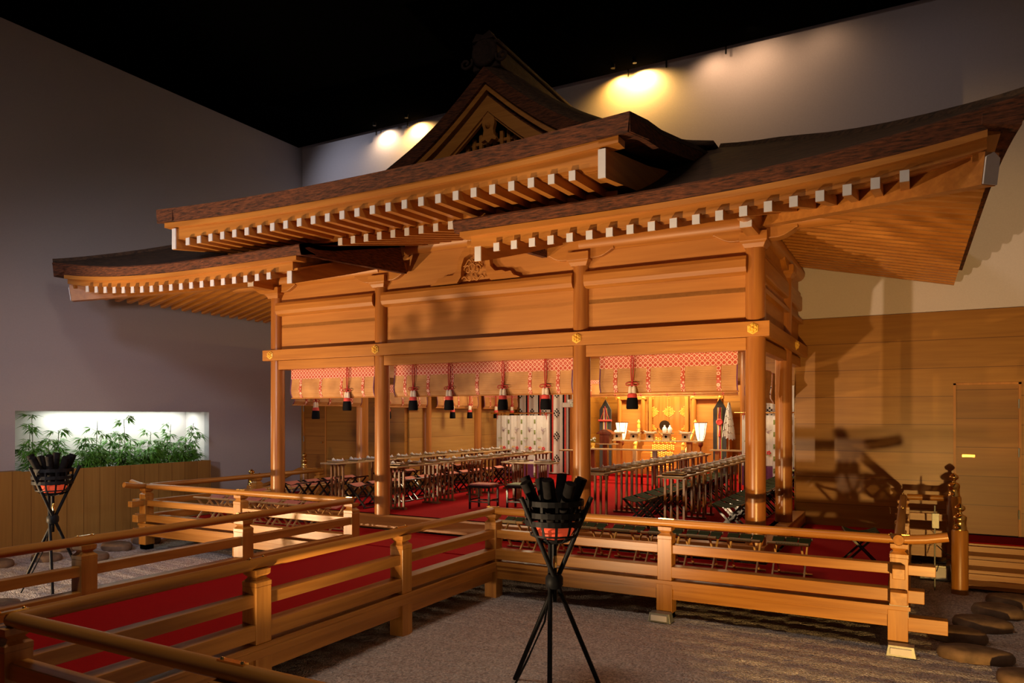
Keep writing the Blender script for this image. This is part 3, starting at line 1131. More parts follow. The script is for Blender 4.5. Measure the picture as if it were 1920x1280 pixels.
# ridge
m = MB()
m.box(-.26, .26, .36, 3.86, 7.85, 8.06)
m.box(-.19, .19, .34, 3.86, 8.06, 8.20)
m.box(-.24, .24, .32, 3.86, 8.20, 8.26)
RG = obj('ridge', m, 'ridge', S, bevel=.02)
m = MB()
m.lathe([(.21, 0), (.23, -.03), (.19, -.07), (.16, -.07), (.14, -.04), (.02, -.04)], (0, .32, 8.08), 24, 'y')
for s in (-1, 1):
    pts = []
    for k in range(26):
        t = k / 25 * 2.6 * math.pi
        r = .12 * (1 - k / 30)
        pts.append((s * (.33 + r * math.cos(t + 2.6)), .28, 7.96 + r * math.sin(t + 2.6) * .8))
    m.tube(pts, .022, 6)
m.prism([(-.20, 8.26), (.20, 8.26), (.12, 8.38), (.0, 8.33), (-.12, 8.38)], .25, .40, 'y')
obj('ridge_end_ornament', m, 'ridge', RG)
# ------------------------------------------------------------------ veranda platform, bridge and walkway
VX, VY, BX, BY = 5.84, -1.474, 1.19, -7.29
DK = .47
PLX = thing('veranda_platform', 'raised timber veranda platform running round the shrine', 'platform', (0, 0, 0))
m = MB()
m.box(-VX - .10, VX + .10, VY - .10, -.17, .40, .440)
obj('deck_boards', m, 'rail_x', PLX)
for s in (-1, 1):
    obj('deck_boards', MB().box(s * 4.34, s * (VX + .10), -.17, 3.86, .40, .440), 'rail_y', PLX)
    obj('fascia_plank', MB().box(s * (BX + .09), s * (VX + .07), VY - .085, VY - .05, .345, .400), 'rail_x', PLX, bevel=.003)
    obj('edge_beam', MB().box(s * (BX + .02), s * (VX - .02), VY - .065, VY + .06, .225, .345), 'rail_x', PLX, bevel=.004)
    obj('edge_beam', MB().box(s * (VX - .06), s * (VX + .06), VY + .06, 3.2, .225, .40), 'rail_y', PLX, bevel=.004)
    obj('beam_end', MB().box(s * (VX + .06), s * (VX + .42), VY + .02, VY + .15, .175, .315), 'rail_x', PLX, bevel=.004)
    for x in (3.48, VX - .01):
        obj('post', MB().box(s * (x - .09), s * (x + .09), VY - .094, VY + .085, .07, .399), 'rail_z', PLX, bevel=.004)
        obj('post_shoe', MB().box(s * (x - .08), s * (x + .08), VY - .075, VY + .075, -.01, .075), 'black', PLX)
    for x, y in ((3.48, -.1), (VX - .01, 1.1), (VX - .01, 3.0), (1.3, -.1)):
        obj('post', MB().box(s * x - .09, s * x + .09, y - .09, y + .09, -.03, .40), 'rail_z', PLX)
BR = thing('bridge', 'long timber bridge leading from the foreground up to the shrine', 'bridge', (0, 0, 0))
obj('deck_boards', MB().box(-BX - .10, BX + .10, BY - 2.2, VY - .102, .40, .438), 'rail_y', BR)
for s in (-1, 1):
    obj('edge_plank', MB().box(s * (BX + .06), s * (BX + .10), BY - 2.2, VY - .102, .33, .405), 'rail_y', BR, bevel=.003)
    obj('edge_beam', MB().box(s * (BX - .06), s * (BX + .055), BY - 2.2, VY - .12, .205, .335), 'rail_y', BR, bevel=.004)
    for y in (-1.47, -3.44, -5.40, -7.29):
        obj('post', MB().box(s * BX - .085, s * BX + .085, y - .085, y + .085, -.03, .33 if y < -1.5 else .40), 'rail_z', BR, bevel=.004)
WK = thing('walkway', 'timber side walkway crossing the bottom left corner of the photo', 'walkway', (0, 0, 0))
obj('deck_boards', MB().box(BX + .10, 4.6, BY - 2.2, BY + .10, .40, .438), 'rail_x', WK)
obj('edge_plank', MB().box(BX + .14, 4.6, BY + .06, BY + .10, .33, .405), 'rail_x', WK, bevel=.003)
obj('edge_beam', MB().box(BX + .1, 4.6, BY - .055, BY + .055, .205, .335), 'rail_x', WK)
for x in (3.1, 4.45):
    obj('post', MB().box(x - .085, x + .085, BY - .085, BY + .085, -.03, .33), 'rail_z', WK)
# carpets
m = MB()
m.box(-VX + .12, VX - .12, VY + .10, -.175, .441, .452)
t = obj('veranda_carpet', m, 'carpet'); tag(t, 'dark red carpet strip on the veranda in front of the shrine', 'carpet')
for s in (-1, 1):
    t = obj('side_carpet', MB().box(s * 4.36, s * (VX - .12), -.175, 3.85, .441, .452), 'carpet')
    tag(t, 'dark red carpet on the %s side veranda' % ('right' if s > 0 else 'left'), 'carpet')
t = obj('bridge_carpet', MB().box(-BX + .10, BX - .10, BY - 2.0, VY + .10, .4393, .4405), 'carpet')
tag(t, 'long dark red carpet runner on the bridge', 'carpet')

# ------------------------------------------------------------------ railings
def rail_post(m_, x, y, zt=.93):
    m_.box(x - .082, x + .082, y - .082, y + .082, .44, zt - .02)
    sq = lambda h, z: [(x - h, y - h, z), (x + h, y - h, z), (x + h, y + h, z), (x - h, y + h, z)]
    return m_


def post_cap(x, y):
    sq = lambda h, z: [(x - h, y - h, z), (x + h, y - h, z), (x + h, y + h, z), (x - h, y + h, z)]
    m = MB()
    m.loft([sq(.082, .91), sq(.082, .945), sq(.060, .965), sq(.050, .98), (sq(.075, 1.005)), sq(.078, 1.045)])
    return m


def fitting(x, y, ax):
    m = MB()
    a, b = ((x - .13, y, 1.083), (x + .13, y, 1.083)) if ax == 'x' else ((x, y - .13, 1.083), (x, y + .13, 1.083))
    m.rod(a, b, .050, n=16)
    for k in (-.09, -.03, .03, .09):
        p = (x + k, y, 1.13) if ax == 'x' else (x, y + k, 1.13)
        m.lathe([(.010, 0), (.010, .008), (.004, .013)], p, 8)
    return m


def railing(label, ax, fixed, a, b, posts, ext_a=0, ext_b=0, group=None, low_a=0, low_b=0):
    """a, b: ends of the run along axis ax; ext: how far the handrail sticks out past the corner"""
    x0 = a if ax == 'x' else fixed
    y0 = fixed if ax == 'x' else a
    T = thing('railing', label, 'railing', (0, 0, 0), group=group)
    pt = (lambda u, z: (u, fixed, z)) if ax == 'x' else (lambda u, z: (fixed, u, z))
    mat = 'rail_' + ax
    dirn = 1 if b > a else -1
    pts = []
    if ext_a:
        pts += [pt(a - dirn * ext_a, 1.083 + .055), pt(a - dirn * ext_a * .55, 1.083 + .018), pt(a - dirn * ext_a * .1, 1.083)]
    else:
        pts += [pt(a, 1.083)]
    pts += [pt(a + (b - a) * t, 1.083) for t in (.25, .5, .75)]
    if ext_b:
        pts += [pt(b + dirn * ext_b * .1, 1.083), pt(b + dirn * ext_b * .55, 1.083 + .018), pt(b + dirn * ext_b, 1.083 + .055)]
    else:
        pts += [pt(b, 1.083)]
    obj('handrail', MB().tube(pts, .047, 16), mat, T)

    def bar(nm, u0, u1, z0, z1, w):
        m = MB()
        if ax == 'x': m.box(u0, u1, fixed - w, fixed + w, z0, z1)
        else: m.box(fixed - w, fixed + w, u0, u1, z0, z1)
        obj(nm, m, mat, T, bevel=.005)
    ea, eb = (ext_a * .75 if ext_a else 0), (ext_b * .75 if ext_b else 0)
    bar('middle_rail', a - dirn * ea, b + dirn * eb, .745, .845, .055)
    bar('bottom_rail', a - dirn * ea * .7, b + dirn * eb * .7, .475, .60, .075)
    for u in posts:
        x, y = (u, fixed) if ax == 'x' else (fixed, u)
        p = obj('post', rail_post(MB(), x, y), 'rail_z', T, bevel=.005)
        obj('post_cap', post_cap(x, y), 'rail_z', p)
        obj('brass_fitting', fitting(x, y, ax), 'brass', p) if False else None
        f = MB()
        c = (x, y)
        if ax == 'x': f.box(x - .09, x + .09, y - .018, y + .018, 1.122, 1.136)
        else: f.box(x - .018, x + .018, y - .09, y + .09, 1.122, 1.136)
        for k in (-.07, .07):
            f.lathe([(.011, 0), (.011, .006), (.004, .011)], (x + k, y, 1.134) if ax == 'x' else (x, y + k, 1.134), 8)
        obj('brass_fitting', f, 'brass', p)
    return T


railing('straight front railing right of the bridge, with three square posts', 'x', VY, BX, VX, [BX, 3.48, VX], ext_b=.42)
railing('straight front railing left of the bridge, before the rose stools', 'x', VY, -BX, -VX, [-BX, -3.48, -VX], ext_b=.42)
railing('railing along the right side of the veranda, seen end on', 'y', VX, VY, 2.9, [1.0, 2.82], ext_a=.42)
railing('railing along the far left side of the veranda', 'y', -VX, VY, 2.9, [1.0, 2.82], ext_a=.42)
railing('long railing on the right-hand edge of the bridge', 'y', BX, VY, BY, [-3.44, -5.40, BY])
railing('long shaded railing on the left-hand edge of the bridge', 'y', -BX, VY, BY - 1.5, [-3.44, -5.40, BY])
railing('foreground railing of the side walkway in the bottom left corner', 'x', BY, BX, 4.6, [3.1, 4.5])
# corner return posts of the beams (painted white paper wrap on the right corner post)
t = obj('paper_wrap', MB().box(VX - .0835, VX + .0835, VY - .0885, VY - .0835, .33, .455), 'paper')
tag(t, 'crumpled white paper patch on the right corner post of the veranda', 'paper patch')


# ------------------------------------------------------------------ steps at the sides
def giboshi(x, y, parent, z0, zt):
    p = obj('newel_post', MB().lathe([(.098, z0), (.098, zt - .02), (.085, zt)], (x, y, 0), 24), 'rail_z', parent)
    m = MB().lathe([(.080, zt), (.080, zt + .03), (.074, zt + .035), (.074, zt + .12), (.079, zt + .13), (.079, zt + .17), (.060, zt + .19), (.026, zt + .205),
                    (.024, zt + .235), (.050, zt + .25), (.066, zt + .275), (.060, zt + .30), (.030, zt + .325), (.006, zt + .345)], (x, y, 0), 24)
    obj('brass_finial', m, 'brass', p)
    return p


for s in (1, -1):
    T = thing('side_steps', 'short flight of open wooden steps %s of the shrine with brass capped newel posts' % ('right' if s > 0 else 'left'), 'steps', (0, 0, 0))
    obj('landing', MB().box(s * (VX + .11), s * 7.7, 3.0, 3.85, .36, .44), 'rail_x', T, bevel=.004)
    obj('landing_carpet', MB().box(s * (VX + .15), s * 7.6, 3.04, 3.84, .44, .452), 'carpet', T)
    for k in range(3):
        z = .33 - .125 * k
        y = 2.55 - .42 * k
        obj('tread', MB().box(s * 6.56, s * 7.5, y, y + .36, z - .05, z), 'rail_x', T, bevel=.004)
        obj('riser', MB().box(s * 6.56, s * 7.5, y + .36, y + .39, z - .02, z + .08), 'rail_x', T)
    for x in (6.50, 7.55):
        obj('stringer', MB().prism([(1.5, -.03), (1.62, -.03), (3.0, .40), (3.0, .44), (2.8, .44), (1.5, .06)], s * (x - .04), s * (x + .04), 'x'), 'rail_y', T)
        giboshi(s * x, 1.46, T, -.03, .83)
        giboshi(s * x, 3.02, T, -.03, 1.12)
        pts = [(s * x, 1.5, .78), (s * x, 1.8, .80), (s * x, 2.2, .87), (s * x, 2.6, 1.0), (s * x, 2.85, 1.075), (s * x, 3.0, 1.083)]
        obj('handrail', MB().tube(pts, .045, 14), 'rail_y', T)
    obj('handrail', MB().rod((s * (VX + .05), 2.98, 1.083), (s * 6.5, 3.02, 1.083), .045, n=14), 'rail_x', T)
    obj('middle_rail', MB().box(s * (VX + .09), s * 6.42, 2.96, 3.05, .745, .845), 'rail_x', T)
    obj('bottom_rail', MB().box(s * (VX + .09), s * 6.42, 2.95, 3.07, .475, .60), 'rail_x', T)
    obj('front_board', MB().box(s * (VX + .11), s * 6.40, 3.0, 3.04, .20, .36), 'rail_x', T)

# ------------------------------------------------------------------ stepping stones
rng = random.Random(3)
right_st = [(6.47, -1.47, .30, .19), (6.37, -.80, .26, .2), (6.62, -.21, .27, .23), (6.83, .50, .27, .26), (7.05, 1.15, .3, .23), (6.80, -2.05, .2, .2)]
left_st = [(-5.73, -2.54, .30, .24), (-6.25, -2.95, .26, .2), (-6.25, -1.75, .30, .22), (-6.45, -1.05, .30, .22), (-6.45, -3.6, .30, .22), (-3.60, -4.95, .24, .2), (-6.4, -.35, .3, .24), (-6.9, -2.3, .25, .2)]
ld = ['nearest wholly visible stepping stone below the right veranda corner', 'stepping stone just behind the nearest one right of the veranda corner', 'third stepping stone back from the right veranda corner',
      'fourth stepping stone back, in front of the right steps', 'large stepping stone right at the foot of the right steps', 'stone cut by the right edge of the photo']
ll = ['brown stepping stone before the left brazier legs', 'brown stepping stone left of the left brazier legs', 'brown stepping stone between left brazier and left veranda corner', 'brown stepping stone beside the left veranda corner post',
      'brown stepping stone at the left photo edge', 'brown stone beside the left brazier foot, near the bridge', 'brown stepping stone under the left veranda side', 'small brown stone along the planter foot']
for (x, y, rx, ry), lb in list(zip(right_st, ld)) + list(zip(left_st, ll)):
    m = MB()
    n = 22
    rings = []
    ph = rng.uniform(0, 6)
    for f, z in ((.90, -.03), (1.0, .01), (1.0, .05), (.93, .085), (.70, .10), (.3, .104)):
        rings.append([(x + rx * f * (1 + .07 * math.sin(2 * a + ph) + .04 * math.sin(5 * a + ph)) * math.cos(a), y + ry * f * (1 + .05 * math.sin(3 * a + ph)) * math.sin(a), z) for a in (2 * math.pi * i / n for i in range(n))])
    m.loft(rings, True, True, True)
    t = obj('stepping_stone', m, 'stone')
    tag(t, lb, 'stone', 'stepping stones right of the shrine' if x > 0 else 'stepping stones left of the shrine')


# ------------------------------------------------------------------ braziers
def brazier():
    T = thing('brazier', '', 'brazier', (0, 0, 0))
    zk = .92
    for k in range(3):
        a = math.radians(90 + 120 * k + 25)
        c, s_ = math.cos(a), math.sin(a)
        nx, ny = -s_ * .035, c * .035
        obj('leg', MB().rod((-.42 * c + nx, -.42 * s_ + ny, 0.0), (.33 * c + nx, .33 * s_ + ny, 1.64), .020, n=10), 'iron', T)
    m = MB()
    m.lathe([(.055, zk - .06), (.075, zk - .03), (.075, zk + .03), (.055, zk + .06)], (0, 0, 0), 12)
    obj('binding', m, 'iron', T)
    obj('gas_pipe', MB().rod((0, 0, .75), (0, 0, 1.24), .022, n=10), 'iron', T)
    m = MB()
    m.tube([(.02, -.02, 1.05), (.01, -.03, .98), (-.02, -.05, .86), (-.04, -.10, .6), (-.14, -.22, .3), (-.24, -.36, .02)], .009, 6)
    obj('gas_hose', m, 'iron', T)
    obj('hose_valve', MB().lathe([(.014, 1.04), (.018, 1.07), (.018, 1.11), (.012, 1.14)], (.022, -.03, 0), 8), 'brass', T)
    m = MB()
    for k in range(12):
        a = 2 * math.pi * k / 12
        c, s_ = math.cos(a), math.sin(a)
        pts = [(.02 * c, .02 * s_, 1.235), (.12 * c, .12 * s_, 1.255), (.20 * c, .20 * s_, 1.32), (.235 * c, .235 * s_, 1.42), (.245 * c, .245 * s_, 1.60)]
        for p, q in zip(pts, pts[1:]):
            m.beam(p, q, .022, .006, up=(c, s_, .01))
    for r, z in ((.247, 1.585), (.247, 1.49), (.242, 1.42), (.20, 1.315)):
        w = .022 if z > 1.4 else .008
        n = 28
        m.loft([[((r - .004) * math.cos(t), (r - .004) * math.sin(t), z - w), ((r + .004) * math.cos(t), (r + .004) * math.sin(t), z - w), ((r + .004) * math.cos(t), (r + .004) * math.sin(t), z + w), ((r - .004) * math.cos(t), (r - .004) * math.sin(t), z + w)]
                for t in (2 * math.pi * i / n for i in range(n + 1))], True, False)
    m.lathe([(.10, 1.25), (.15, 1.28), (.14, 1.285), (.02, 1.262)], (0, 0, 0), 16)
    obj('fire_basket', m, 'iron', T)
    m = MB().lathe([(.02, 1.265), (.13, 1.29), (.17, 1.36), (.10, 1.40), (.02, 1.41)], (0, 0, 0), 14)
    obj('embers', m, 'ember', T)
    r_ = random.Random(8)
    for k in range(8):
        a = 2 * math.pi * k / 8 + .2
        c, s_ = math.cos(a), math.sin(a)
        L = .0 if k % 2 else .03
        obj('firewood_log', MB().rod((.07 * c, .07 * s_, 1.36), ((.24 + .02 * (k % 3)) * c, (.24 + .02 * (k % 3)) * s_, 1.76 + L), .042, .045, 12), 'log', T)
    obj('firewood_log', MB().rod((.03, -.02, 1.38), (-.03, -.05, 1.77), .045, .045, 12), 'log', T)
    return T


bz = brazier()
bz.location = (3.31, -4.13, 0)
bz['label'] = 'black iron fire basket on crossed legs in the foreground, before the right front railing'
b2 = dup(bz, (-4.21, -4.0, 0), math.radians(40), 'black iron fire basket with glowing red embers, standing left of the bridge')
bz['group'] = b2['group'] = 'iron braziers either side of the bridge'

# ------------------------------------------------------------------ planter and bamboo
T = thing('planter', 'long wood clad planter box below the lit niche', 'planter', (0, 0, 0))
obj('front_panel', MB().box(-7.19, -7.15, -5.4, .94, -.05, 1.375), 'planterw', T)
obj('end_panel', MB().box(-7.42, -7.19, .90, .94, -.05, 1.375), 'planterw', T)
obj('top_board', MB().box(-7.42, -7.15, -5.4, -2.85, 1.375, 1.39), 'planterw', T)
obj('soil', MB().box(-8.16, -7.20, -2.79, 0.88, 1.20, 1.30), 'soil', T)
leafrng = random.Random(21)


def leaf(m, p, d, L, w):
    d = Vector(d).normalized()
    s = d.cross(Vector((leafrng.uniform(-.4, .4), leafrng.uniform(-.4, .4), 1))).normalized()
    n_ = s.cross(d)
    p = Vector(p)
    a, b, c = p, p + d * L * .45 - Vector((0, 0, .01)), p + d * L - Vector((0, 0, L * .35))
    up = n_ * w * .25
    m.add([a, b + s * w - up, b + up, b - s * w - up, c], [(0, 1, 2), (0, 2, 3), (1, 4, 2), (2, 4, 3)])


def bamboo(y, x, h, label, nleaf=230, lean=0.0):
    h = h * 1.08
    T = thing('bamboo_plant', label, 'plant', (x, y, 1.28), group='bamboo plants in the lit niche')
    m2 = MB()
    for k in range(3):
        by, bx = leafrng.uniform(-.10, .10), leafrng.uniform(-.06, .06)
        hh = h * (1, .72, .5)[k]
        tip = (bx + leafrng.uniform(-.03, .08), by + lean + leafrng.uniform(-.08, .08), hh)
        m = MB().rod((bx, by, -.05), tip, .009, .005, 6)
        for q in range(1, 6):
            t = q / 6
            m.lathe([(.009, -.004), (.012, 0), (.009, .004)], (bx + (tip[0] - bx) * t, by + (tip[1] - by) * t, hh * t), 6)
        obj('cane', m, 'cane', T)
        for j in range(10):
            t = leafrng.uniform(.15, 1.0)
            a = leafrng.uniform(0, 6.28)
            bp = Vector((bx + (tip[0] - bx) * t, by + (tip[1] - by) * t, hh * t))
            rr = leafrng.uniform(.05, .17) * (1.2 - .5 * t)
            bd = bp + Vector((math.cos(a) * rr * .8, math.sin(a) * rr, rr * .55))
            m2.rod(bp, bd, .003, .002, 4, False)
            for i in range(int(nleaf / 22)):
                a2 = a + leafrng.uniform(-1.3, 1.3)
                e = leafrng.uniform(-.6, .45)
                leaf(m2, bd, (math.cos(a2), math.sin(a2), e), leafrng.uniform(.12, .21), .014)
    for j in range(nleaf):
        a = leafrng.uniform(0, 6.28)
        rr = leafrng.uniform(.0, .2)
        leaf(m2, (math.cos(a) * rr * .7, math.sin(a) * rr, leafrng.uniform(.0, h * .42)), (math.cos(a), math.sin(a), leafrng.uniform(-.3, .5)), leafrng.uniform(.11, .19), .013)
    obj('foliage', m2, 'leaf', T)


spots = [(-2.45, .95), (-2.2, .55), (-1.95, .72), (-1.62, .60), (-1.40, .88), (-1.05, .66), (-.80, .90), (-.52, .45), (-.25, .66), (.02, .5), (.22, .80), (.50, .52), (.70, .82)]
names_b = ['tall sparse bamboo at the left end of the niche', 'low bushy bamboo second from the left end of the niche', 'dense drooping bamboo left of the first tall cane pair', 'bushy bamboo left of the niche centre',
           'upright bamboo with high tuft left of the niche centre', 'dense bamboo just left of the niche middle', 'tall bamboo with curled top near the niche middle', 'short bamboo clump in the middle of the niche',
           'spreading bamboo just right of the niche middle', 'short dense bamboo right of the middle', 'tall bamboo with dark cane right of the middle', 'low bamboo second from the right end of the niche', 'tall airy bamboo at the right end of the niche leaning out']
for (y, h), nb in zip(spots, names_b):
    bamboo(y, -7.55 + leafrng.uniform(-.1, .12), h, nb, lean=.12 if y > .6 else 0)
# ------------------------------------------------------------------ rolled bamboo blinds with brocade edging
def blind(x0, x1, label, loc, rz=0.0, strips=3, zt=3.155, zb=2.64, band=.175, group=None):
    """local: hangs along x from x0 to x1, front face towards -y, top at z = 0"""
    W = x1 - x0
    T = thing('bamboo_blind', label, 'blind', loc, rz, group)
    H = zt - zb
    prof = [(0.0, 0.0), (-.004, -.12), (-.012, -.24), (-.030, -.36), (-.020, -.45), (.015, -H)]

    def sheet(a, b, k0, k1, off, th=.006):
        m = MB()
        pr_ = [p for p in prof]
        zs = frange(k0, k1, 8)

        def yy(z):
            tab = sorted([(-q[1], q[0]) for q in prof])
            return lerp_tab(tab, -z)
        ring = [[(x, yy(z) + off, z) for z in zs] + [(x, yy(z) + off + th, z) for z in reversed(zs)] for x in (a, b)]
        m.loft(ring)
        return m
    obj('slat_sheet', sheet(x0, x1, -.02, -H, 0), 'slats', T)
    obj('brocade_band', sheet(x0, x1, 0, -band, -.006), 'brocade', T)
    xs_ = [x0 + W * (k + .5 + (0 if strips > 1 else 0)) / strips for k in range(strips)]
    for x in xs_:
        obj('brocade_strip', sheet(x - .028, x + .028, -band, -H, -.006), 'brocade', T)
    for x in (x0 + .006, x1 - .006):
        obj('dark_binding', sheet(x - .008, x + .008, 0, -H, -.005), 'violet', T)
    m = MB()
    m.rod((x0 - .01, .012, -H - .006), (x1 + .01, .012, -H - .006), .010, n=8)
    obj('bottom_rod', m, 'hinoki_x', T)
    m = MB()
    for x in frange(x0 + .05, x1 - .05, strips + 2):
        m.lathe([(.014, 0), (.010, -.012), (.004, -.02)], (x, -.012, -.005), 8, 'y')
    obj('hook', m, 'brass', T)
    return T


blind(-.96, .96, 'rolled bamboo blind with rose brocade hanging in the left front bay', (-3.0, .10, 3.155), strips=4)
blind(-1.62, 1.62, 'wide rolled bamboo blind with rose brocade hanging in the central front bay', (0, .10, 3.155), strips=7)
blind(-.96, .96, 'rolled bamboo blind with rose brocade hanging in the right front bay', (3.0, .10, 3.155), strips=4)
sb = blind(-.95, .95, '', (-4.06, 3.5, 3.0), math.pi / 2, strips=3, zt=3.0, zb=2.52)
for k, (x, y, lb) in enumerate(((-4.05, 1.18, 'side blind nearest the front on the left row of columns'), (-4.05, 3.52, 'second side blind from the front on the left row of columns'), (-4.05, 5.83, 'third side blind back on the left row of columns'), (-4.05, 8.05, 'last side blind on the left row, beside the flowered screen'),
                                (4.05, 1.18, 'side blind nearest the front on the right row of columns'), (4.0, 3.52, 'second side blind on the right row of columns'))):
    if k == 0:
        sb.location = (x, y, 3.0); sb['label'] = lb; sb['group'] = 'side bay blinds'
        sb.rotation_euler = (0, 0, math.pi / 2)
    else:
        dup(sb, (x, y, 3.0), math.pi / 2 if x < 0 else -math.pi / 2, lb, 'side bay blinds')
ab = blind(-2.15, 2.15, 'high blind across the altar alcove with pale clips on its bottom rod', (0, 9.05, 3.30), strips=6, zt=3.30, zb=2.84, band=.1)


# ------------------------------------------------------------------ tassels
def tassel():
    T = thing('tassel', '', 'tassel', (0, 0, 0))
    m = MB()
    pts = [(.018 * math.sin(a) * (1 + .2 * math.cos(a)), -.01, -.20 + .20 * math.cos(a)) for a in (2 * math.pi * k / 20 for k in range(20))]
    m.tube(pts, .008, 6, True)
    obj('cord_loop', m, 'red', T)
    m = MB()
    for s in (-1, 1):
        pts = [(s * (.045 - .045 * math.cos(a)), -.02, -.415 + .022 * math.sin(a)) for a in (2 * math.pi * k / 14 for k in range(14))]
        m.tube(pts, .007, 6, True)
        m.tube([(0, -.02, -.41), (s * .015, -.02, -.45), (s * .03, -.02, -.49)], .006, 6)
    m.lathe([(.012, -.425), (.020, -.415), (.020, -.40), (.012, -.39)], (0, -.015, 0), 10)
    obj('bow', m, 'red', T)
    for s in (-1, 1):
        obj('cream_head', MB().lathe([(.012, -.435), (.026, -.46), (.030, -.50), (.032, -.555)], (s * .026, -.01, 0), 12), 'cream', T)
    n = 28
    rg = lambda r, z, w=0: [((r * (1 + w * (i % 2))) * math.cos(2 * math.pi * i / n), -.01 + (r * .8 * (1 + w * (i % 2))) * math.sin(2 * math.pi * i / n), z) for i in range(n)]
    m = MB().loft([rg(.055, -.545), rg(.062, -.56, .05), rg(.066, -.61, .05)], True, True, True)
    obj('red_band', m, 'redcloth', T)
    m = MB().loft([rg(.066, -.605, .08), rg(.072, -.66, .12), rg(.076, -.74, .12), rg(.068, -.765, .15)], True, True, True)
    obj('black_skirt', m, 'navy', T)
    return T


ts = tassel()
tl = [(-2.60, 'large tassel hanging in the left front bay'), (-1.20, 'large tassel nearest the second column in the central bay'), (-.50, 'second large tassel from the left in the central bay'),
      (.48, 'third large tassel from the left in the central bay'), (1.20, 'large tassel right of centre, nearest the third column'), (2.54, 'large tassel hanging in the right front bay before the altar')]
for k, (x, lb) in enumerate(tl):
    if k == 0:
        ts.location = (x, .055, 3.17); ts['label'] = lb; ts['group'] = 'red and black tassels on the blinds'
    else:
        dup(ts, (x, .055, 3.17), 0.0, lb, 'red and black tassels on the blinds')
for k, (y, lb) in enumerate(((.72, 'small tassel half hidden behind the left front blind'), (2.9, 'small inner tassel beside the second front column'), (5.45, 'inner tassel left of the pair near the flowered screen'), (6.25, 'inner tassel right of the pair above the flowered screen'), (7.6, 'far inner tassel over the patterned curtain, left one'), (8.5, 'far inner tassel over the patterned curtain, right one'))):
    dup(ts, (-3.97, y, 3.02), math.pi / 2, lb, 'inner tassels on the left side blinds')
dup(ts, (3.97, 1.2, 3.02), -math.pi / 2, 'tassel hanging behind the right front corner column', 'inner tassels on the right side blinds')


# ------------------------------------------------------------------ tables, trays, stools
def table(L, label, loc, group, W=.40, h=.77):
    T = thing('banquet_table', label, 'table', loc, 0, group)
    obj('tabletop', MB().box(-W / 2, W / 2, 0, L, h - .028, h), 'pale', T, bevel=.003)
    for y in (.25, L - .25):
        for k in range(4):
            x = -.14 + .28 * k / 3
            obj('leg_slat', MB().box(x - .015, x + .015, y - .018, y + .018, .03, h - .055), 'darkleg', T)
        obj('foot_bar', MB().box(-.18, .18, y - .045, y + .045, 0, .03), 'darkleg', T)
        obj('top_bar', MB().box(-.18, .18, y - .03, y + .03, h - .055, h - .028), 'darkleg', T)
    return T


def tray():
    T = thing('tray', '', 'tray', (0, 0, 0))
    m = MB()
    w, d = .16, .115
    m.box(-w, w, -d, d, .004, .012)
    m.box(-w, w, -d, -d + .010, .004, .034); m.box(-w, w, d - .010, d, .004, .034)
    m.box(-w, -w + .010, -d, d, .004, .034); m.box(w - .010, w, -d, d, .004, .034)
    obj('tray_body', m, 'traywood', T)
    for x, a in ((-.07, .5), (.08, -.6)):
        m = MB()
        c, s_ = math.cos(a), math.sin(a)
        q = [(-.075, -.02), (.075, -.026), (.06, .028), (-.06, .022)]
        vs = [(x + p[0] * c - p[1] * s_, p[0] * s_ + p[1] * c, .018) for p in q] + [(x + p[0] * c - p[1] * s_, p[0] * s_ + p[1] * c, .045 + .02 * (i in (1, 2))) for i, p in enumerate(q)]
        m.add(vs, [(3, 2, 1, 0), (4, 5, 6, 7), (0, 1, 5, 4), (1, 2, 6, 5), (2, 3, 7, 6), (3, 0, 4, 7)])
        obj('folded_paper', m, 'paper', T)
    m = MB().lathe([(.012, .010), (.034, .024), (.036, .028), (.010, .016)], (0, .05, 0), 14)
    obj('red_cup', m, 'redcloth', T)
    obj('paper_peak', MB().prism([(-.135, .034), (-.075, .034), (-.105, .082)], -.03, -.02, 'y'), 'paper', T)
    obj('paper_peak', MB().prism([(.05, .034), (.11, .034), (.095, .085)], .0, .01, 'y'), 'paper', T)
    obj('red_paper_edge', MB().prism([(-.14, .034), (-.12, .034), (-.105, .086)], -.034, -.031, 'y'), 'redcloth', T)
    obj('red_paper_edge', MB().prism([(.10, .034), (.118, .034), (.095, .089)], -.004, -.001, 'y'), 'redcloth', T)
    return T


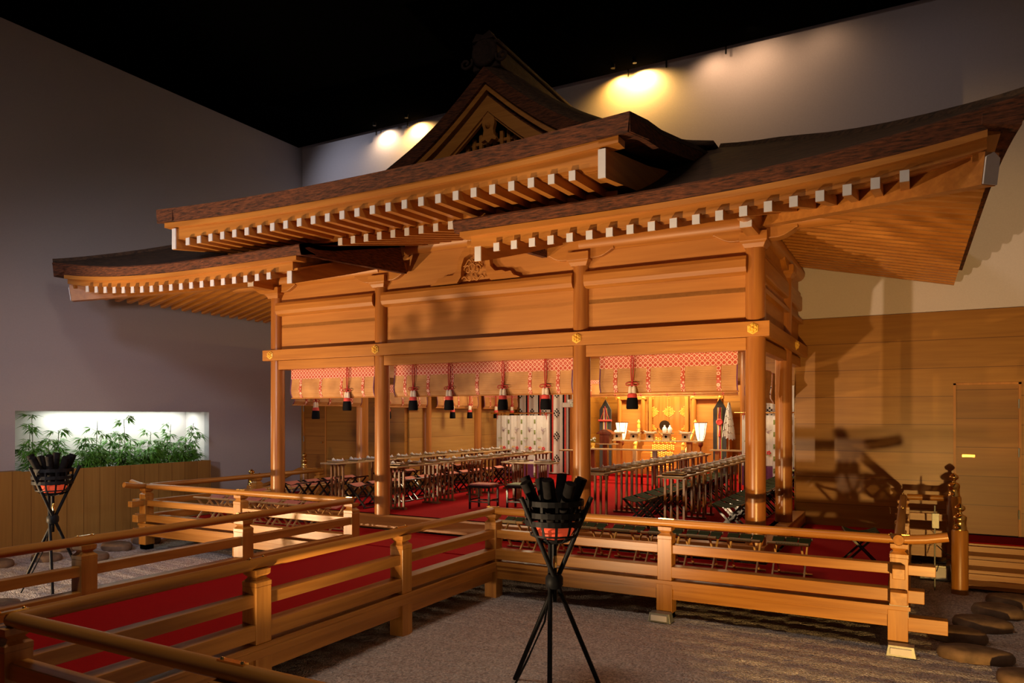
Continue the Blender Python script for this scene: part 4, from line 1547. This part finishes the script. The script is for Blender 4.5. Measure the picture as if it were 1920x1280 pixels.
def stool(seat, frame, label, loc, rz, group, straps=False, edge_pattern=False):
    T = thing('folding_stool', label, 'stool', loc, rz, group)
    w, d, h = .22, .19, .415
    for s in (-1, 1):
        obj('seat_rail', MB().rod((-w, s * d, h), (w, s * d, h), .014 if frame == 'lacquer' else .019, n=10), frame, T)
        obj('foot_rail', MB().rod((-w, s * d, .014), (w, s * d, .014), .012, n=10), frame, T)
    for sx in (-1, 1):
        for s in (-1, 1):
            x = sx * (.17 if s > 0 else .145)
            obj('leg', MB().beam((x, -s * d, .01), (x, s * d, h - .005), .018, .028), frame, T)
    hr = .016 if frame == 'lacquer' else .020
    sec = lambda x: [(x, -d - (.013 if not edge_pattern else -.004), h - (.012 if not edge_pattern else -.012)), (x, -d, h + hr), (x, -d * .5, h - .018), (x, 0, h - .034), (x, d * .5, h - .018), (x, d, h + hr), (x, d + .013, h - .012),
                     (x, d, h + .006), (x, d * .5, h - .026), (x, 0, h - .042), (x, -d * .5, h - .026), (x, -d, h + .006)]
    if straps:
        for a, b in ((-.21, -.08), (-.065, .065), (.08, .21)):
            obj('seat_strap', MB().loft([sec(a), sec(b)]), seat, T)
    else:
        obj('seat', MB().loft([sec(-.165), sec(.165)]), seat, T)
        for s in (-1, 1):
            obj('seat_tab', MB().loft([sec(s * .17), sec(s * .20)]), 'navy' if frame == 'lacquer' else seat, T) if frame == 'lacquer' else None
    if edge_pattern:
        m = MB()
        m.rod((-.125, -d, h), (.125, -d, h), .0235, n=12)
        obj('patterned_band', m, 'brocade_band', T)
    return T


def patternmat():
    m, nt, b = nodemat('black_gold_pattern')
    mp = coords(nt, (34, 34, 60))
    v = nt.nodes.new('ShaderNodeTexVoronoi')
    v.inputs['Randomness'].default_value = 0.0
    v.inputs['Scale'].default_value = 1.0
    nt.links.new(mp.outputs[0], v.inputs['Vector'])
    mu = nt.nodes.new('ShaderNodeMath'); mu.operation = 'MULTIPLY'; mu.inputs[1].default_value = 16
    sn = nt.nodes.new('ShaderNodeMath'); sn.operation = 'SINE'
    nt.links.new(v.outputs['Distance'], mu.inputs[0]); nt.links.new(mu.outputs[0], sn.inputs[0])
    r = ramp(nt, (.03, .035, .01), (.75, .55, .22), .45, .6)
    nt.links.new(sn.outputs[0], r.inputs['Fac'])
    nt.links.new(r.outputs[0], b.inputs['Base Color'])
    return m


MATS['brocade_band'] = patternmat()
FZ = .672
rowsT = [('A', -3.56, .62, 1.70, 4, 13, .45, 'outermost left row'), ('B', -2.0, .42, 1.56, 4, 12, .40, 'second row from the left'), ('C', 1.66, .72, 1.70, 4, 13, .42, 'inner right row'),
         ('D', 2.90, .62, 1.65, 4, 13, .42, 'rightmost row')]
try_ = tray()
first = True
for nm, X, Y0, L, n, nt_, off, where in rowsT:
    t0 = None
    for k in range(n):
        lb = '%s banquet table from the near end in the %s' % (ORD[k], where)
        if t0 is None: t0 = table(L - .01, lb, (X, Y0, FZ), 'banquet tables in the ' + where)
        else: dup(t0, (X, Y0 + L * k, FZ), 0.0, lb)
    step = (L * n - .3) / nt_
    for k in range(nt_):
        lb = '%s paper tray from the near end on the %s of tables' % (ORD[k], where)
        p = (X, Y0 + .2 + step * k + step * .1, FZ + .768)
        rz = 0.0 if nm in 'CD' else math.pi
        if first:
            try_.location = p; try_.rotation_euler = (0, 0, rz); try_['label'] = lb; try_['group'] = 'trays on the ' + where; first = False
        else:
            dup(try_, p, rz + leafrng.uniform(-.06, .06), lb, 'trays on the ' + where)
# short cross table in the middle
t = table(1.05, 'short cross table with two trays between the square stools and the screen', (-.98, 2.62, FZ), 'short cross table')
t.rotation_euler = (0, 0, -math.pi / 2)
t.location = (-.95, 2.72, FZ)
for x, lb in ((-.66, 'tray on the left half of the short cross table'), (-.12, 'tray on the right half of the short cross table')):
    dup(try_, (x, 2.72, FZ + .768), 0.0, lb, 'trays on the short cross table')

# black framed stools inside
s1 = stool('pink', 'lacquer', '', (0, 0, 0), 0, '')
k = 0
pos = []
for i in range(13):
    y = .30 + .52 * i
    if abs(y - 2.35) < .32 or abs(y - 4.67) < .3 or abs(y - 6.99) < .3: continue
    pos.append((-4.0, y, 'outside the left table row', len([p for p in pos if p[0] == -4.0])))
for i in range(12):
    pos.append((-2.72, .62 + .52 * i, 'between the two left table rows', i))
for j, (x, y, wh, i) in enumerate(pos):
    lb = '%s rose seated stool from the near end %s' % (ORD[i], wh)
    if j == 0:
        s1.location = (x, y, FZ); s1.rotation_euler = (0, 0, math.pi / 2); s1['label'] = lb; s1['group'] = 'rose seated stools ' + wh
    else:
        dup(s1, (x, y, FZ), math.pi / 2, lb, 'rose seated stools ' + wh)
s2 = stool('green', 'lacquer', '', (0, 0, 0), 0, '', straps=True)
pos = [(2.40, .80 + .50 * i, 'along the left of the rightmost tables', i) for i in range(12)] + [(3.72, .75 + .50 * i, 'along the right of the rightmost tables', i) for i in range(12) if abs(.75 + .5 * i - 2.35) > -1]
for j, (x, y, wh, i) in enumerate(pos):
    lb = '%s green stool from the near end %s' % (ORD[i], wh)
    if j == 0:
        s2.location = (x, y, FZ); s2.rotation_euler = (0, 0, math.pi / 2); s2['label'] = lb; s2['group'] = 'green stools ' + wh
    else:
        dup(s2, (x, y, FZ), math.pi / 2, lb, 'green stools ' + wh)
# veranda stools
s3 = stool('green', 'stoolwood', '', (0, 0, 0), 0, '', straps=True, edge_pattern=True)
for i, x in enumerate((1.12, 1.66, 2.20, 2.73, 3.22, 3.70, 4.20, 4.72)):
    lb = '%s stool with patterned edge from the left behind the right front railing' % ORD[i]
    if i == 0:
        s3.location = (x, -.76, .452); s3['label'] = lb; s3['group'] = 'pale wood stools on the right front veranda'
    else:
        dup(s3, (x, -.76, .452), 0.0, lb, 'pale wood stools on the right front veranda')
s4 = stool('pink', 'stoolwood', '', (0, 0, 0), 0, '')
for i in range(7):
    lb = '%s pale wood rose stool from the left behind the left front railing' % ORD[i]
    p = (-5.05 + .46 * i, -.76, .452)
    if i == 0:
        s4.location = p; s4['label'] = lb; s4['group'] = 'pale wood stools on the left front veranda'
    else:
        dup(s4, p, 0.0, lb, 'pale wood stools on the left front veranda')
for i in range(7):
    dup(s4, (-5.12, .05 + .5 * i, .452), math.pi / 2, '%s pale wood rose stool from the front on the left side veranda' % ORD[i], 'pale wood stools on the left side veranda')
dup(s2, (5.38, .55, .452), math.pi / 2 + .15, 'lone slatted dark stool on the right side veranda', 'lone stool')

# square lacquer stools
def square_stool(seat, label, loc):
    T = thing('square_stool', label, 'stool', loc, .05, 'square black lacquer stools')
    for sx in (-1, 1):
        for sy in (-1, 1):
            obj('leg', MB().box(sx * .19 - .016, sx * .19 + .016, sy * .17 - .016, sy * .17 + .016, 0, .40), 'lacquer', T)
    m = MB()
    for s in (-1, 1):
        m.box(-.19, .19, s * .17 - .011, s * .17 + .011, .12, .145)
        m.box(s * .19 - .011, s * .19 + .011, -.17, .17, .15, .175)
    obj('stretcher', m, 'lacquer', T)
    obj('seat_frame', MB().box(-.215, .215, -.195, .195, .375, .415), 'lacquer', T, bevel=.003)
    obj('cushion', MB().box(-.20, .20, -.18, .18, .415, .445), seat, T, bevel=.01)


square_stool('pink', 'square black stool with a rose cushion, left of the middle', (-.72, 1.50, FZ))
square_stool('green_bright', 'square black stool with a pale green cushion behind the brazier', (-.12, 1.78, FZ))
square_stool('green_bright', 'square black stool with a pale cushion behind the right columns', (3.5, 7.6, FZ))

# ------------------------------------------------------------------ screens and curtain at the back
def flower(m_list, x, z):
    pass


def kicho(label, loc, W=1.55, H=1.66):
    T = thing('curtain_screen', label, 'screen', loc, 0, 'flowered curtain screens beside the altar')
    obj('cross_pole', MB().rod((-W / 2 - .18, 0, H + .06), (W / 2 + .12, 0, H + .06), .016, n=10), 'brass', T)
    for s in (-1, 1):
        st = MB()
        st.rod((s * W * .42, .04, 0), (s * W * .42, .03, H + .05), .014, n=8)
        st.box(s * W * .42 - .04, s * W * .42 + .04, -.14, .2, 0, .04)
        obj('stand', st, 'redwood', T)
    n = 60

    def drape(z0, z1, off=0.0):
        sec = []
        ring0 = [(-W / 2 + W * i / n, off + .018 * math.sin(i * .62) + .008 * math.sin(i * 1.7), 0) for i in range(n + 1)]
        back = [(p[0], p[1] + .008, 0) for p in reversed(ring0)]
        r = ring0 + back
        return MB().loft([[(p[0], p[1], z) for p in r] for z in (z0, (z0 + z1) / 2, z1)], True, True, True)
    obj('white_cloth', drape(.48, H), 'paper', T)
    obj('purple_lower_cloth', drape(.03, .50), 'violet', T)
    ds = MB(); ye = MB(); vi = MB(); wh = MB()
    for k in range(1, 4):
        x = -W / 2 + W * k / 4
        for z in frange(.12, H - .15, 6):
            ds.box(x - .024, x + .024, -.034, -.030, z - .065, z + .045)
            ds.lathe([(.022, 0), (.02, -.004), (.004, -.006)], (x, -.034, z - .015), 6, 'y')
        wh.box(x - .035, x + .035, -.029, -.026, .1, H - .02)
    for k in range(4):
        x = -W / 2 + W * (k + .5) / 4
        fr = MB()
        for a in range(5):
            an = a * 2 * math.pi / 5
            fr.lathe([(.022, 0), (.020, -.004), (.004, -.007)], (x + .06 + .030 * math.cos(an), -.034, .80 + .030 * math.sin(an)), 8, 'y')
            ye.prism([(x - .10 + .02 * a, .82 + .02 * (a % 2)), (x - .085 + .02 * a, .80 + .02 * (a % 2)), (x - .07 + .02 * a, .86)], -.037, -.033, 'y')
            an2 = -.6 + a * .5
            vi.prism([(x + .0, 1.28), (x + .07 * math.cos(an2) - .012, 1.28 + .07 * math.sin(an2)), (x + .075 * math.cos(an2), 1.295 + .07 * math.sin(an2))], -.037, -.033, 'y')
        obj('red_flower_motif', fr, 'flower', T)
        vi.prism([(x + .02, 1.28), (x + .13, 1.33), (x + .12, 1.315)], -.037, -.033, 'y')
        for a in range(4):
            ds.prism([(x - .12 + .03 * a, 1.04), (x - .11 + .03 * a, 1.09), (x - .095 + .03 * a, 1.05)], -.037, -.033, 'y')
            ds.prism([(x + .00 + .03 * a, .74), (x + .01 + .03 * a, .77), (x + .025 + .03 * a, .735)], -.037, -.033, 'y')
    obj('white_ribbon', wh, 'ceram', T)
    obj('olive_ribbon_motif', ds, 'olive', T)
    obj('yellow_butterfly_motif', ye, 'yellow', T)
    obj('violet_crane_motif', vi, 'violet', T)
    tie = MB()
    for s in (-1, 1):
        tie.tube([(s * W * .46, -.03, H + .08), (s * W * .47, -.04, H), (s * W * .475, -.04, H - .10)], .008, 6)
        tie.tube([(s * W * .46 + .05, -.03, H + .0), (s * W * .46, -.04, H + .03), (s * W * .46 - .05, -.03, H - .0)], .007, 6)
    obj('red_tie', tie, 'red', T)
    return T


kicho('white curtain screen with flowers and green ribbons, left of the third column', (-3.08, 7.45, FZ))
k2 = kicho('white flowered curtain screen glimpsed between the right corner columns', (3.2, 7.9, FZ), W=1.45)

for s, xa, xb in ((-1, -4.02, -2.47), (1, 2.5, 4.0)):
    T = thing('patterned_curtain', 'tall white curtain with black and red stripes and leaf crests, ' + ('left of the third column' if s < 0 else 'behind the right columns'), 'curtain', (0, 0, 0))
    n = 70
    r0 = [(xa + (xb - xa) * i / n, 9.08 + .022 * math.sin(i * .5), 0) for i in range(n + 1)]
    ring = r0 + [(p[0], p[1] + .01, 0) for p in reversed(r0)]
    obj('cloth', MB().loft([[(p[0], p[1], z) for p in ring] for z in (.70, 1.8, 3.05)], True, True, True), 'paper', T)
    b_, r_m, cr = MB(), MB(), MB()
    for k in range(4):
        x = xa + (xb - xa) * (k + .72) / 4
        b_.box(x - .05, x - .0, 9.040, 9.046, .74, 3.03)
        r_m.box(x + .0, x + .045, 9.040, 9.046, .74, 3.03)
        xc = x - .24
        for z in (1.10, 1.75, 2.40, 2.95):
            for (dx, dz) in ((0, .11), (-.045, .06), (.045, .06), (-.075, 0), (0, .02), (.075, 0), (-.045, -.06), (.045, -.06), (0, -.10)):
                cr.lathe([(.024, 0), (.020, -.006), (.006, -.008)], (xc + dx, 9.046, z + dz), 6, 'y')
    obj('black_stripe', b_, 'navy', T); obj('red_stripe', r_m, 'redcloth', T); obj('leaf_crest', cr, 'navy', T)

# ------------------------------------------------------------------ altar
AY = 10.35
A = thing('altar_shrine', 'inner wooden altar shrine with gold fitted double doors', 'altar', (0, 0, 0))
AZ = 1.88
obj('plinth', MB().box(-1.6, 1.6, AY - .05, AY + .7, .74, AZ), 'hinoki_x', A)
obj('plinth_lattice', MB().box(-1.62, 1.62, AY - .08, AY - .05, .80, 1.5), 'hinoki_z', A)
for s in (-1, 1):
    d_ = obj('door', MB().box(s * .005, s * .46, AY + .05, AY + .09, AZ, 2.95), 'column', A)
    for zc, sc_ in ((2.42, 1.0), (2.93, .7), (1.93, .7)):
        for xe in (s * .46, 0.0):
            m = MB()
            for a in range(7):
                for b in range(-3, 4):
                    u_, v_ = a * .032, b * .042
                    if abs(u_) / .16 + abs(v_) / .19 > 1.0 * sc_ + .05: continue
                    if zc + v_ > 2.96 or zc + v_ < 1.9: continue
                    xx = xe - s * u_ if xe else s * u_
                    if abs(xx) > .46: continue
                    m.lathe([(.016, 0), (.014, -.008), (.006, -.014)], (xx, AY + .05, zc + v_ + (.02 if a % 2 else 0)), 6, 'y')
            obj('gold_fitting', m, 'gold', d_)
    obj('door_post', MB().box(s * .47, s * .56, AY - .02, AY + .12, AZ, 3.0), 'hinoki_z', A)
    obj('inner_column', MB().rod((s * .72, AY - .02, AZ), (s * .72, AY - .02, 2.80), .065, n=16), 'hinoki_z', A)
    obj('inner_column', MB().rod((s * 1.42, AY - .02, AZ), (s * 1.42, AY - .02, 2.80), .065, n=16), 'hinoki_z', A)
    obj('side_panel', MB().box(s * .6, s * 1.5, AY + .03, AY + .07, AZ, 2.9), 'panel', A)
    obj('side_lintel', MB().box(s * .62, s * 1.52, AY - .08, AY + .03, 2.78, 2.90), 'hinoki_x', A, bevel=.004)
    m = MB()
    for x in (.70, 1.44):
        m.lathe([(.045, 0), (.04, -.01), (.02, -.018), (.006, -.024)], (s * x, AY - .08, 2.84), 12, 'y')
    obj('gold_boss', m, 'gold', A)
    # stair rails with gilded newels
    nl = obj('stair_newel', MB().box(s * .66 - .05, s * .66 + .05, AY - .95, AY - .85, .74, 1.42), 'pale', A)
    obj('gold_finial', MB().lathe([(.045, 1.42), (.045, 1.50), (.03, 1.52), (.05, 1.55), (.045, 1.58), (.01, 1.62)], (s * .66, AY - .90, 0), 12), 'gold', nl)
    nl = obj('stair_newel', MB().box(s * .80 - .04, s * .80 + .04, AY - .22, AY - .14, AZ - .3, AZ + .10), 'pale', A)
    obj('gold_finial', MB().lathe([(.045, AZ + .10), (.045, AZ + .20), (.03, AZ + .22), (.05, AZ + .25), (.045, AZ + .28), (.01, AZ + .34)], (s * .80, AY - .18, 0), 12), 'gold', nl)
    obj('stair_rail', MB().beam((s * .70, AY - .85, 1.30), (s * .78, AY - .2, 1.92), .04, .10), 'gold', A)
m = MB()
for k in range(6):
    m.box(-.60, .60, AY - .85 + .13 * k, AY - .02, .74 + .19 * k, .74 + .19 * (k + 1))
obj('altar_steps', m, 'hinoki_x', A)
obj('transom', MB().box(-1.6, 1.6, AY - .04, AY + .12, 2.97, 3.08), 'hinoki_x', A)
for k in range(5):
    m = MB()
    z0 = .80 + .19 * k
    for a in range(11):
        for b in range(3):
            m.lathe([(.030, 0), (.026, -.010), (.012, -.016)], (-.30 + .058 * a, AY - .852 + .13 * k, z0 + .03 + .05 * b + (.02 if a % 2 else 0)), 6, 'y')
    obj('gold_openwork', m, 'gold', A)
# round mirror and wooden carving in front of the doors
t = obj('sacred_mirror', MB().lathe([(.15, 0), (.15, .02), (.13, .025), (.02, .03)], (.0, AY - .35, 2.05), 24, 'y'), 'bronze'); tag(t, 'round dark bronze mirror before the altar doors', 'mirror')
T = thing('mirror_stand', 'carved cloud shaped wooden stand beside the round mirror', 'stand', (.0, AY - .36, 1.74))
m = MB()
for s in (-1, 1):
    m.tube([(s * .0, 0, .0), (s * .08, 0, .05), (s * .17, 0, .14), (s * .20, 0, .25), (s * .15, 0, .22)], [.03, .03, .025, .02, .012], 8)
obj('cloud_carving', m, 'hinoki_x', T)

# offering table with five boxed stands
OY = 9.0
T = thing('offering_table', 'long pale offering table across the front of the altar', 'table', (0, OY, .74))
obj('tabletop', MB().box(-1.30, 1.30, -.14, .14, .91, .94), 'pale', T, bevel=.003)
for s in (-1, 1):
    obj('leg', MB().box(s * .95 - .06, s * .95 + .06, -.07, .07, 0, .91), 'hinoki_z', T)
for i, x in enumerate((-.98, -.52, -.08, .36, .86)):
    T = thing('offering_stand', '%s boxed offering stand from the left on the altar table' % ORD[i], 'stand', (x, OY, 1.68), group='boxed stands on the altar table')
    obj('pedestal', MB().loft([[(-a, -a, z), (a, -a, z), (a, a, z), (-a, a, z)] for a, z in ((.095, 0), (.085, .17))]), 'pale', T)
    obj('round_opening', MB().lathe([(.032, 0), (.032, -.004)], (0, -.092, .10), 14, 'y'), 'black', T)
    m = MB().box(-.15, .15, -.12, .12, .17, .18)
    m.box(-.15, .15, -.12, -.112, .18, .205); m.box(-.15, .15, .112, .12, .18, .205); m.box(-.15, -.142, -.12, .12, .18, .205); m.box(.142, .15, -.12, .12, .18, .205)
    obj('tray', m, 'pale', T)
    P = (x, OY, 1.885)
    if i == 3:
        for q, lb in ((-.06, 'left white porcelain sake bottle on the fourth stand'), (.08, 'right white porcelain sake bottle on the fourth stand')):
            b_ = obj('sake_bottle', MB().lathe([(.035, 0), (.055, .05), (.062, .11), (.045, .16), (.022, .175), (.026, .20), (.012, .22)], (x + q, OY, 1.86), 16), 'ceram')
            tag(b_, lb, 'bottle', 'white sake bottles on the altar table')
    elif i == 0:
        for q, lb in ((-.07, 'small white lidded water pot at the left end of the altar table'), (.08, 'small white dish with salt at the left end of the altar table')):
            b_ = obj('porcelain_pot', MB().lathe([(.03, 0), (.045, .03), (.04, .06), (.012, .075), (.010, .09)], (x + q, OY, 1.86), 14), 'ceram')
            tag(b_, lb, 'pot', 'small white altar vessels')
    else:
        m = MB()
        m.box(-.13, .13, -.09, .09, 0, .008)
        m.beam((-.14, -.05, .02), (.02, .0, .012), .05, .006)
        m.prism([(-.19, .05), (-.10, .008), (-.09, .016)], -.02, .02, 'y')
        m.prism([(.19, .05), (.10, .008), (.09, .016)], -.02, .02, 'y')
        m.v = [(p[0] + x, p[1] + OY, p[2] + 1.887) for p in m.v]
        b_ = obj('folded_paper', m, 'paper')
        tag(b_, 'folded white paper on the %s offering stand' % ORD[i], 'paper', 'white papers on the offering stands')

# paper lanterns on stands
def lantern(label, loc):
    T = thing('paper_lantern', label, 'lantern', loc, 0, 'lit paper lanterns before the altar')
    obj('base', MB().lathe([(.15, 0), (.15, .02), (.05, .05), (.02, .06)], (0, 0, 0), 16), 'redwood', T)
    obj('pole', MB().rod((0, 0, .05), (0, 0, .80), .018, n=10), 'redwood', T)
    obj('neck', MB().lathe([(.02, .76), (.06, .80), (.07, .86), (.05, .90)], (0, 0, 0), 12), 'redwood', T)
    n = 6
    hx = lambda r, z: [(r * math.cos(2 * math.pi * i / n + .52), r * math.sin(2 * math.pi * i / n + .52), z) for i in range(n)]
    obj('paper_shade', MB().loft([hx(.055, .89), hx(.095, .98), hx(.125, 1.10), hx(.155, 1.30), hx(.17, 1.40)]), 'shade', T)
    m = MB()
    for i in range(n):
        pts = [hx(r, z)[i] for r, z in ((.058, .89), (.098, .98), (.128, 1.10), (.158, 1.30), (.173, 1.41))]
        m.tube(pts, .006, 6)
    m.loft([hx(.185, 1.395), hx(.185, 1.415)])
    obj('frame', m, 'redwood', T)
    return T


lantern('glowing paper lantern on a slim stand left of the altar table', (-1.03, 9.42, .74))
lantern('glowing paper lantern on a slim red stand right of the altar table', (1.13, 9.42, .74))

# dark banners with five colour ribbons on stands
for s, nm in ((-1, 'left'), (1, 'right')):
    T = thing('ribbon_banner', 'dark pointed banner with five coloured ribbons %s of the altar' % nm, 'banner', (s * 1.58, 9.62, .74), group='ribbon banners beside the altar')
    obj('dark_panel', MB().prism([(-.17, .0), (.17, .0), (.17, 1.75), (.0, 2.04), (-.17, 1.75)], -.02, .02, 'y'), 'slate', T)
    for k, mt in enumerate(('yellow', 'paper', 'violet', 'redcloth', 'olive')):
        obj('ribbon', MB().box(-.06 + .025 * k, -.038 + .025 * k, -.032, -.024, .12, 1.80), mt, T)
    if s < 0:
        obj('sword_case', MB().rod((-.19, -.05, 1.45), (.20, -.05, 1.45), .026, n=10), 'redcloth', T)
        m = MB(); m.tube([(-.13, -.05, 1.46), (0, -.04, 1.85), (.13, -.05, 1.46)], .009, 6)
        obj('hanging_cord', m, 'redcloth', T)
    else:
        obj('mirror_case', MB().lathe([(.085, 0), (.085, -.03), (.06, -.04), (.05, -.03)], (0, -.03, 1.42), 16, 'y'), 'redcloth', T)
        m = MB(); m.tube([(-.03, -.05, 1.50), (0, -.04, 1.80), (.03, -.05, 1.50)], .012, 6); m.rod((0, -.05, 1.05), (0, -.05, 1.22), .03, .012)
        obj('hanging_cord', m, 'redcloth', T)
    m = MB()
    for k in range(26):
        a = leafrng.uniform(0, 6.28)
        leaf(m, (0, -.02, 2.10 + leafrng.uniform(0, .12)), (math.cos(a), math.sin(a), leafrng.uniform(-.1, .5)), leafrng.uniform(.10, .2), .02)
    obj('sakaki_sprig', m, 'leaf', T)

# white paper wand on its stand
T = thing('paper_wand', 'large white paper streamer wand standing right of the altar', 'wand', (2.0, 8.75, .672))
obj('stand_table', MB().box(-.45, .45, -.15, .15, .78, .81), 'pale', T)
for s in (-1, 1):
    obj('stand_leg', MB().box(s * .28 - .05, s * .28 + .05, -.06, .06, 0, .78), 'hinoki_z', T)
obj('handle', MB().rod((0, 0, .81), (0, 0, 1.98), .015, n=8), 'pale', T)
m = MB()
for k in range(22):
    a = 2 * math.pi * k / 22
    dz = leafrng.uniform(-.05, .05)
    kr = leafrng.uniform(.7, 1.15)
    for j in range(5):
        r0, r1 = .02 + kr * .045 * j ** .7, .02 + kr * .045 * (j + 1) ** .7
        z0, z1 = 1.93 - .17 * j + dz, 1.93 - .17 * (j + 1) + .02 + dz
        m.beam((r0 * math.cos(a), r0 * math.sin(a), z0), (r1 * math.cos(a + .1), r1 * math.sin(a + .1), z1), .032, .003, up=(math.cos(a), math.sin(a), .3))
obj('paper_streamers', m, 'paper', T)

# low tables before the altar and small items
T = thing('low_offering_table', 'long narrow pale table left of centre before the altar', 'table', (-.30, 7.55, FZ))
obj('tabletop', MB().box(-1.05, 1.05, -.13, .13, .80, .83), 'pale', T, bevel=.003)
for s in (-1, 1):
    obj('leg', MB().box(s * .80 - .05, s * .80 + .05, -.05, .05, 0, .80), 'redwood', T)
T = thing('side_table', 'small pale side table just left of the third column', 'table', (-.98, 6.15, FZ))
obj('tabletop', MB().box(-.36, .30, -.15, .15, .82, .85), 'pale', T, bevel=.003)
obj('leg', MB().box(-.07, .07, -.07, .07, 0, .82), 'hinoki_z', T)
T = thing('offering_box', 'small dark red lacquered roofed box near the third column', 'box', (-.98, 8.1, FZ + .01))
obj('stand', MB().box(-.30, .30, -.12, .12, .90, .93), 'pale', T)
obj('stand_leg', MB().box(-.06, .06, -.06, .06, 0, .90), 'redwood', T)
obj('body', MB().box(-.13, .13, -.10, .10, .93, 1.17), 'redwood', T)
obj('roof', MB().prism([(-.22, 1.17), (.22, 1.17), (.18, 1.22), (.05, 1.29), (-.05, 1.29), (-.18, 1.22)], -.13, .13, 'y'), 'redwood', T)
T = thing('flower_vase', 'gold vase with white flowers beside the red lacquered box', 'vase', (-1.25, 7.9, FZ + .83))
obj('vase', MB().lathe([(.05, 0), (.03, .03), (.06, .09), (.05, .12)], (0, 0, 0), 12), 'gold', T)
m = MB()
for k in range(14):
    a, r = leafrng.uniform(0, 6.28), leafrng.uniform(.0, .07)
    m.lathe([(.004, -.02), (.022, 0), (.016, .012), (.003, .016)], (r * math.cos(a), r * math.sin(a), .16 + leafrng.uniform(0, .12)), 7)
obj('blossoms', m, 'paper', T)
m = MB()
for k in range(20):
    a = leafrng.uniform(0, 6.28)
    leaf(m, (0, 0, .12 + leafrng.uniform(0, .1)), (math.cos(a), math.sin(a), .5), .1, .015)
obj('leaves', m, 'leaf', T)

# projector under the ceiling
T = thing('projector', 'white projector hanging from the ceiling left of the third column', 'projector', (-.42, 4.75, 2.50))
obj('body', MB().box(-.20, .20, -.14, .14, .0, .10), 'white', T, bevel=.012)
obj('lens', MB().lathe([(.055, 0), (.055, -.03), (.045, -.04)], (.05, -.14, .05), 14, 'y'), 'greybox', T)
obj('swivel', MB().lathe([(.12, .10), (.12, .16), (.06, .17)], (0, 0, 0), 20), 'white', T)
obj('ceiling_pole', MB().rod((0, 0, .16), (0, 0, 1.40), .025, n=12), 'white', T)

# ------------------------------------------------------------------ hall odds and ends
def flood(label, loc, w=.16, h=.10):
    T = thing('ground_floodlight', label, 'floodlight', loc, 0, 'small box floodlights under the veranda')
    obj('housing', MB().loft([[(-w * f, -.07 * f, z), (w * f, -.07 * f, z), (w * f, .07 * f, z), (-w * f, .07 * f, z)] for f, z in ((1.0, 0), (.86, h))]), 'greybox', T, bevel=.004)
    obj('lens_rim', MB().box(-w * .7, w * .7, -.085, -.06, .02, h - .02), 'white', T)


flood('white box lamp at the foot of the middle veranda post', (3.47, -1.66, .0), .13)
flood('white box lamp at the foot of the right corner veranda post', (5.86, -1.70, .0), .13)
flood('pale box lamp deep under the veranda, left of the middle post', (2.45, -.25, .0))
flood('pale box lamp deep under the veranda, right of the middle post', (3.9, -.10, .0))
flood('greenish box lamp beside the right steps', (6.25, 2.3, .0), .2, .2)
T = thing('sensor_pole', 'thin metal pole with a small grey box beside the right steps', 'pole', (6.22, 1.55, 0))
obj('pole', MB().rod((0, 0, .0), (0, 0, 1.12), .010, n=8), 'greybox', T)
obj('junction_box', MB().box(-.035, .05, -.04, .02, .82, 1.02), 'greybox', T, bevel=.004)
m = MB()
m.tube([(.02, -.02, .60), (.12, -.05, .50), (.30, -.06, .44), (.34, -.04, .38), (.16, -.03, .42), (.05, -.02, .36), (.02, -.02, .25)], .006, 6)
obj('cable', m, 'iron', T)
for i, x in enumerate((-4.75, -3.85, .98, 1.41)):
    T = thing('wall_wash_fixture', 'lamp in the ceiling slot above the back wall, %s from the left' % ORD[i], 'lamp', (x, 3.42, 8.90), group='lamps in the ceiling slot')
    obj('housing', MB().rod((0, 0, .0), (0, -.0, .09), .04, .04, 12), 'iron', T)
for i, x in enumerate((-5.0, -4.1, 1.15, 1.9, 3.0)):
    T = obj('shadow_rod', MB().rod((x, 3.80, 8.86), (x + .01, 3.80, 9.32), .016, n=6), 'iron')  # unseen rods, added to cast shadow streaks down the back wall
    tag(T, '%s thin added shadow-casting rod from the left in the ceiling slot' % ORD[i], 'rod', 'added shadow-casting rods in the ceiling slot')

for o in list(bpy.data.objects):
    if '_off' in o:
        del o['_off']
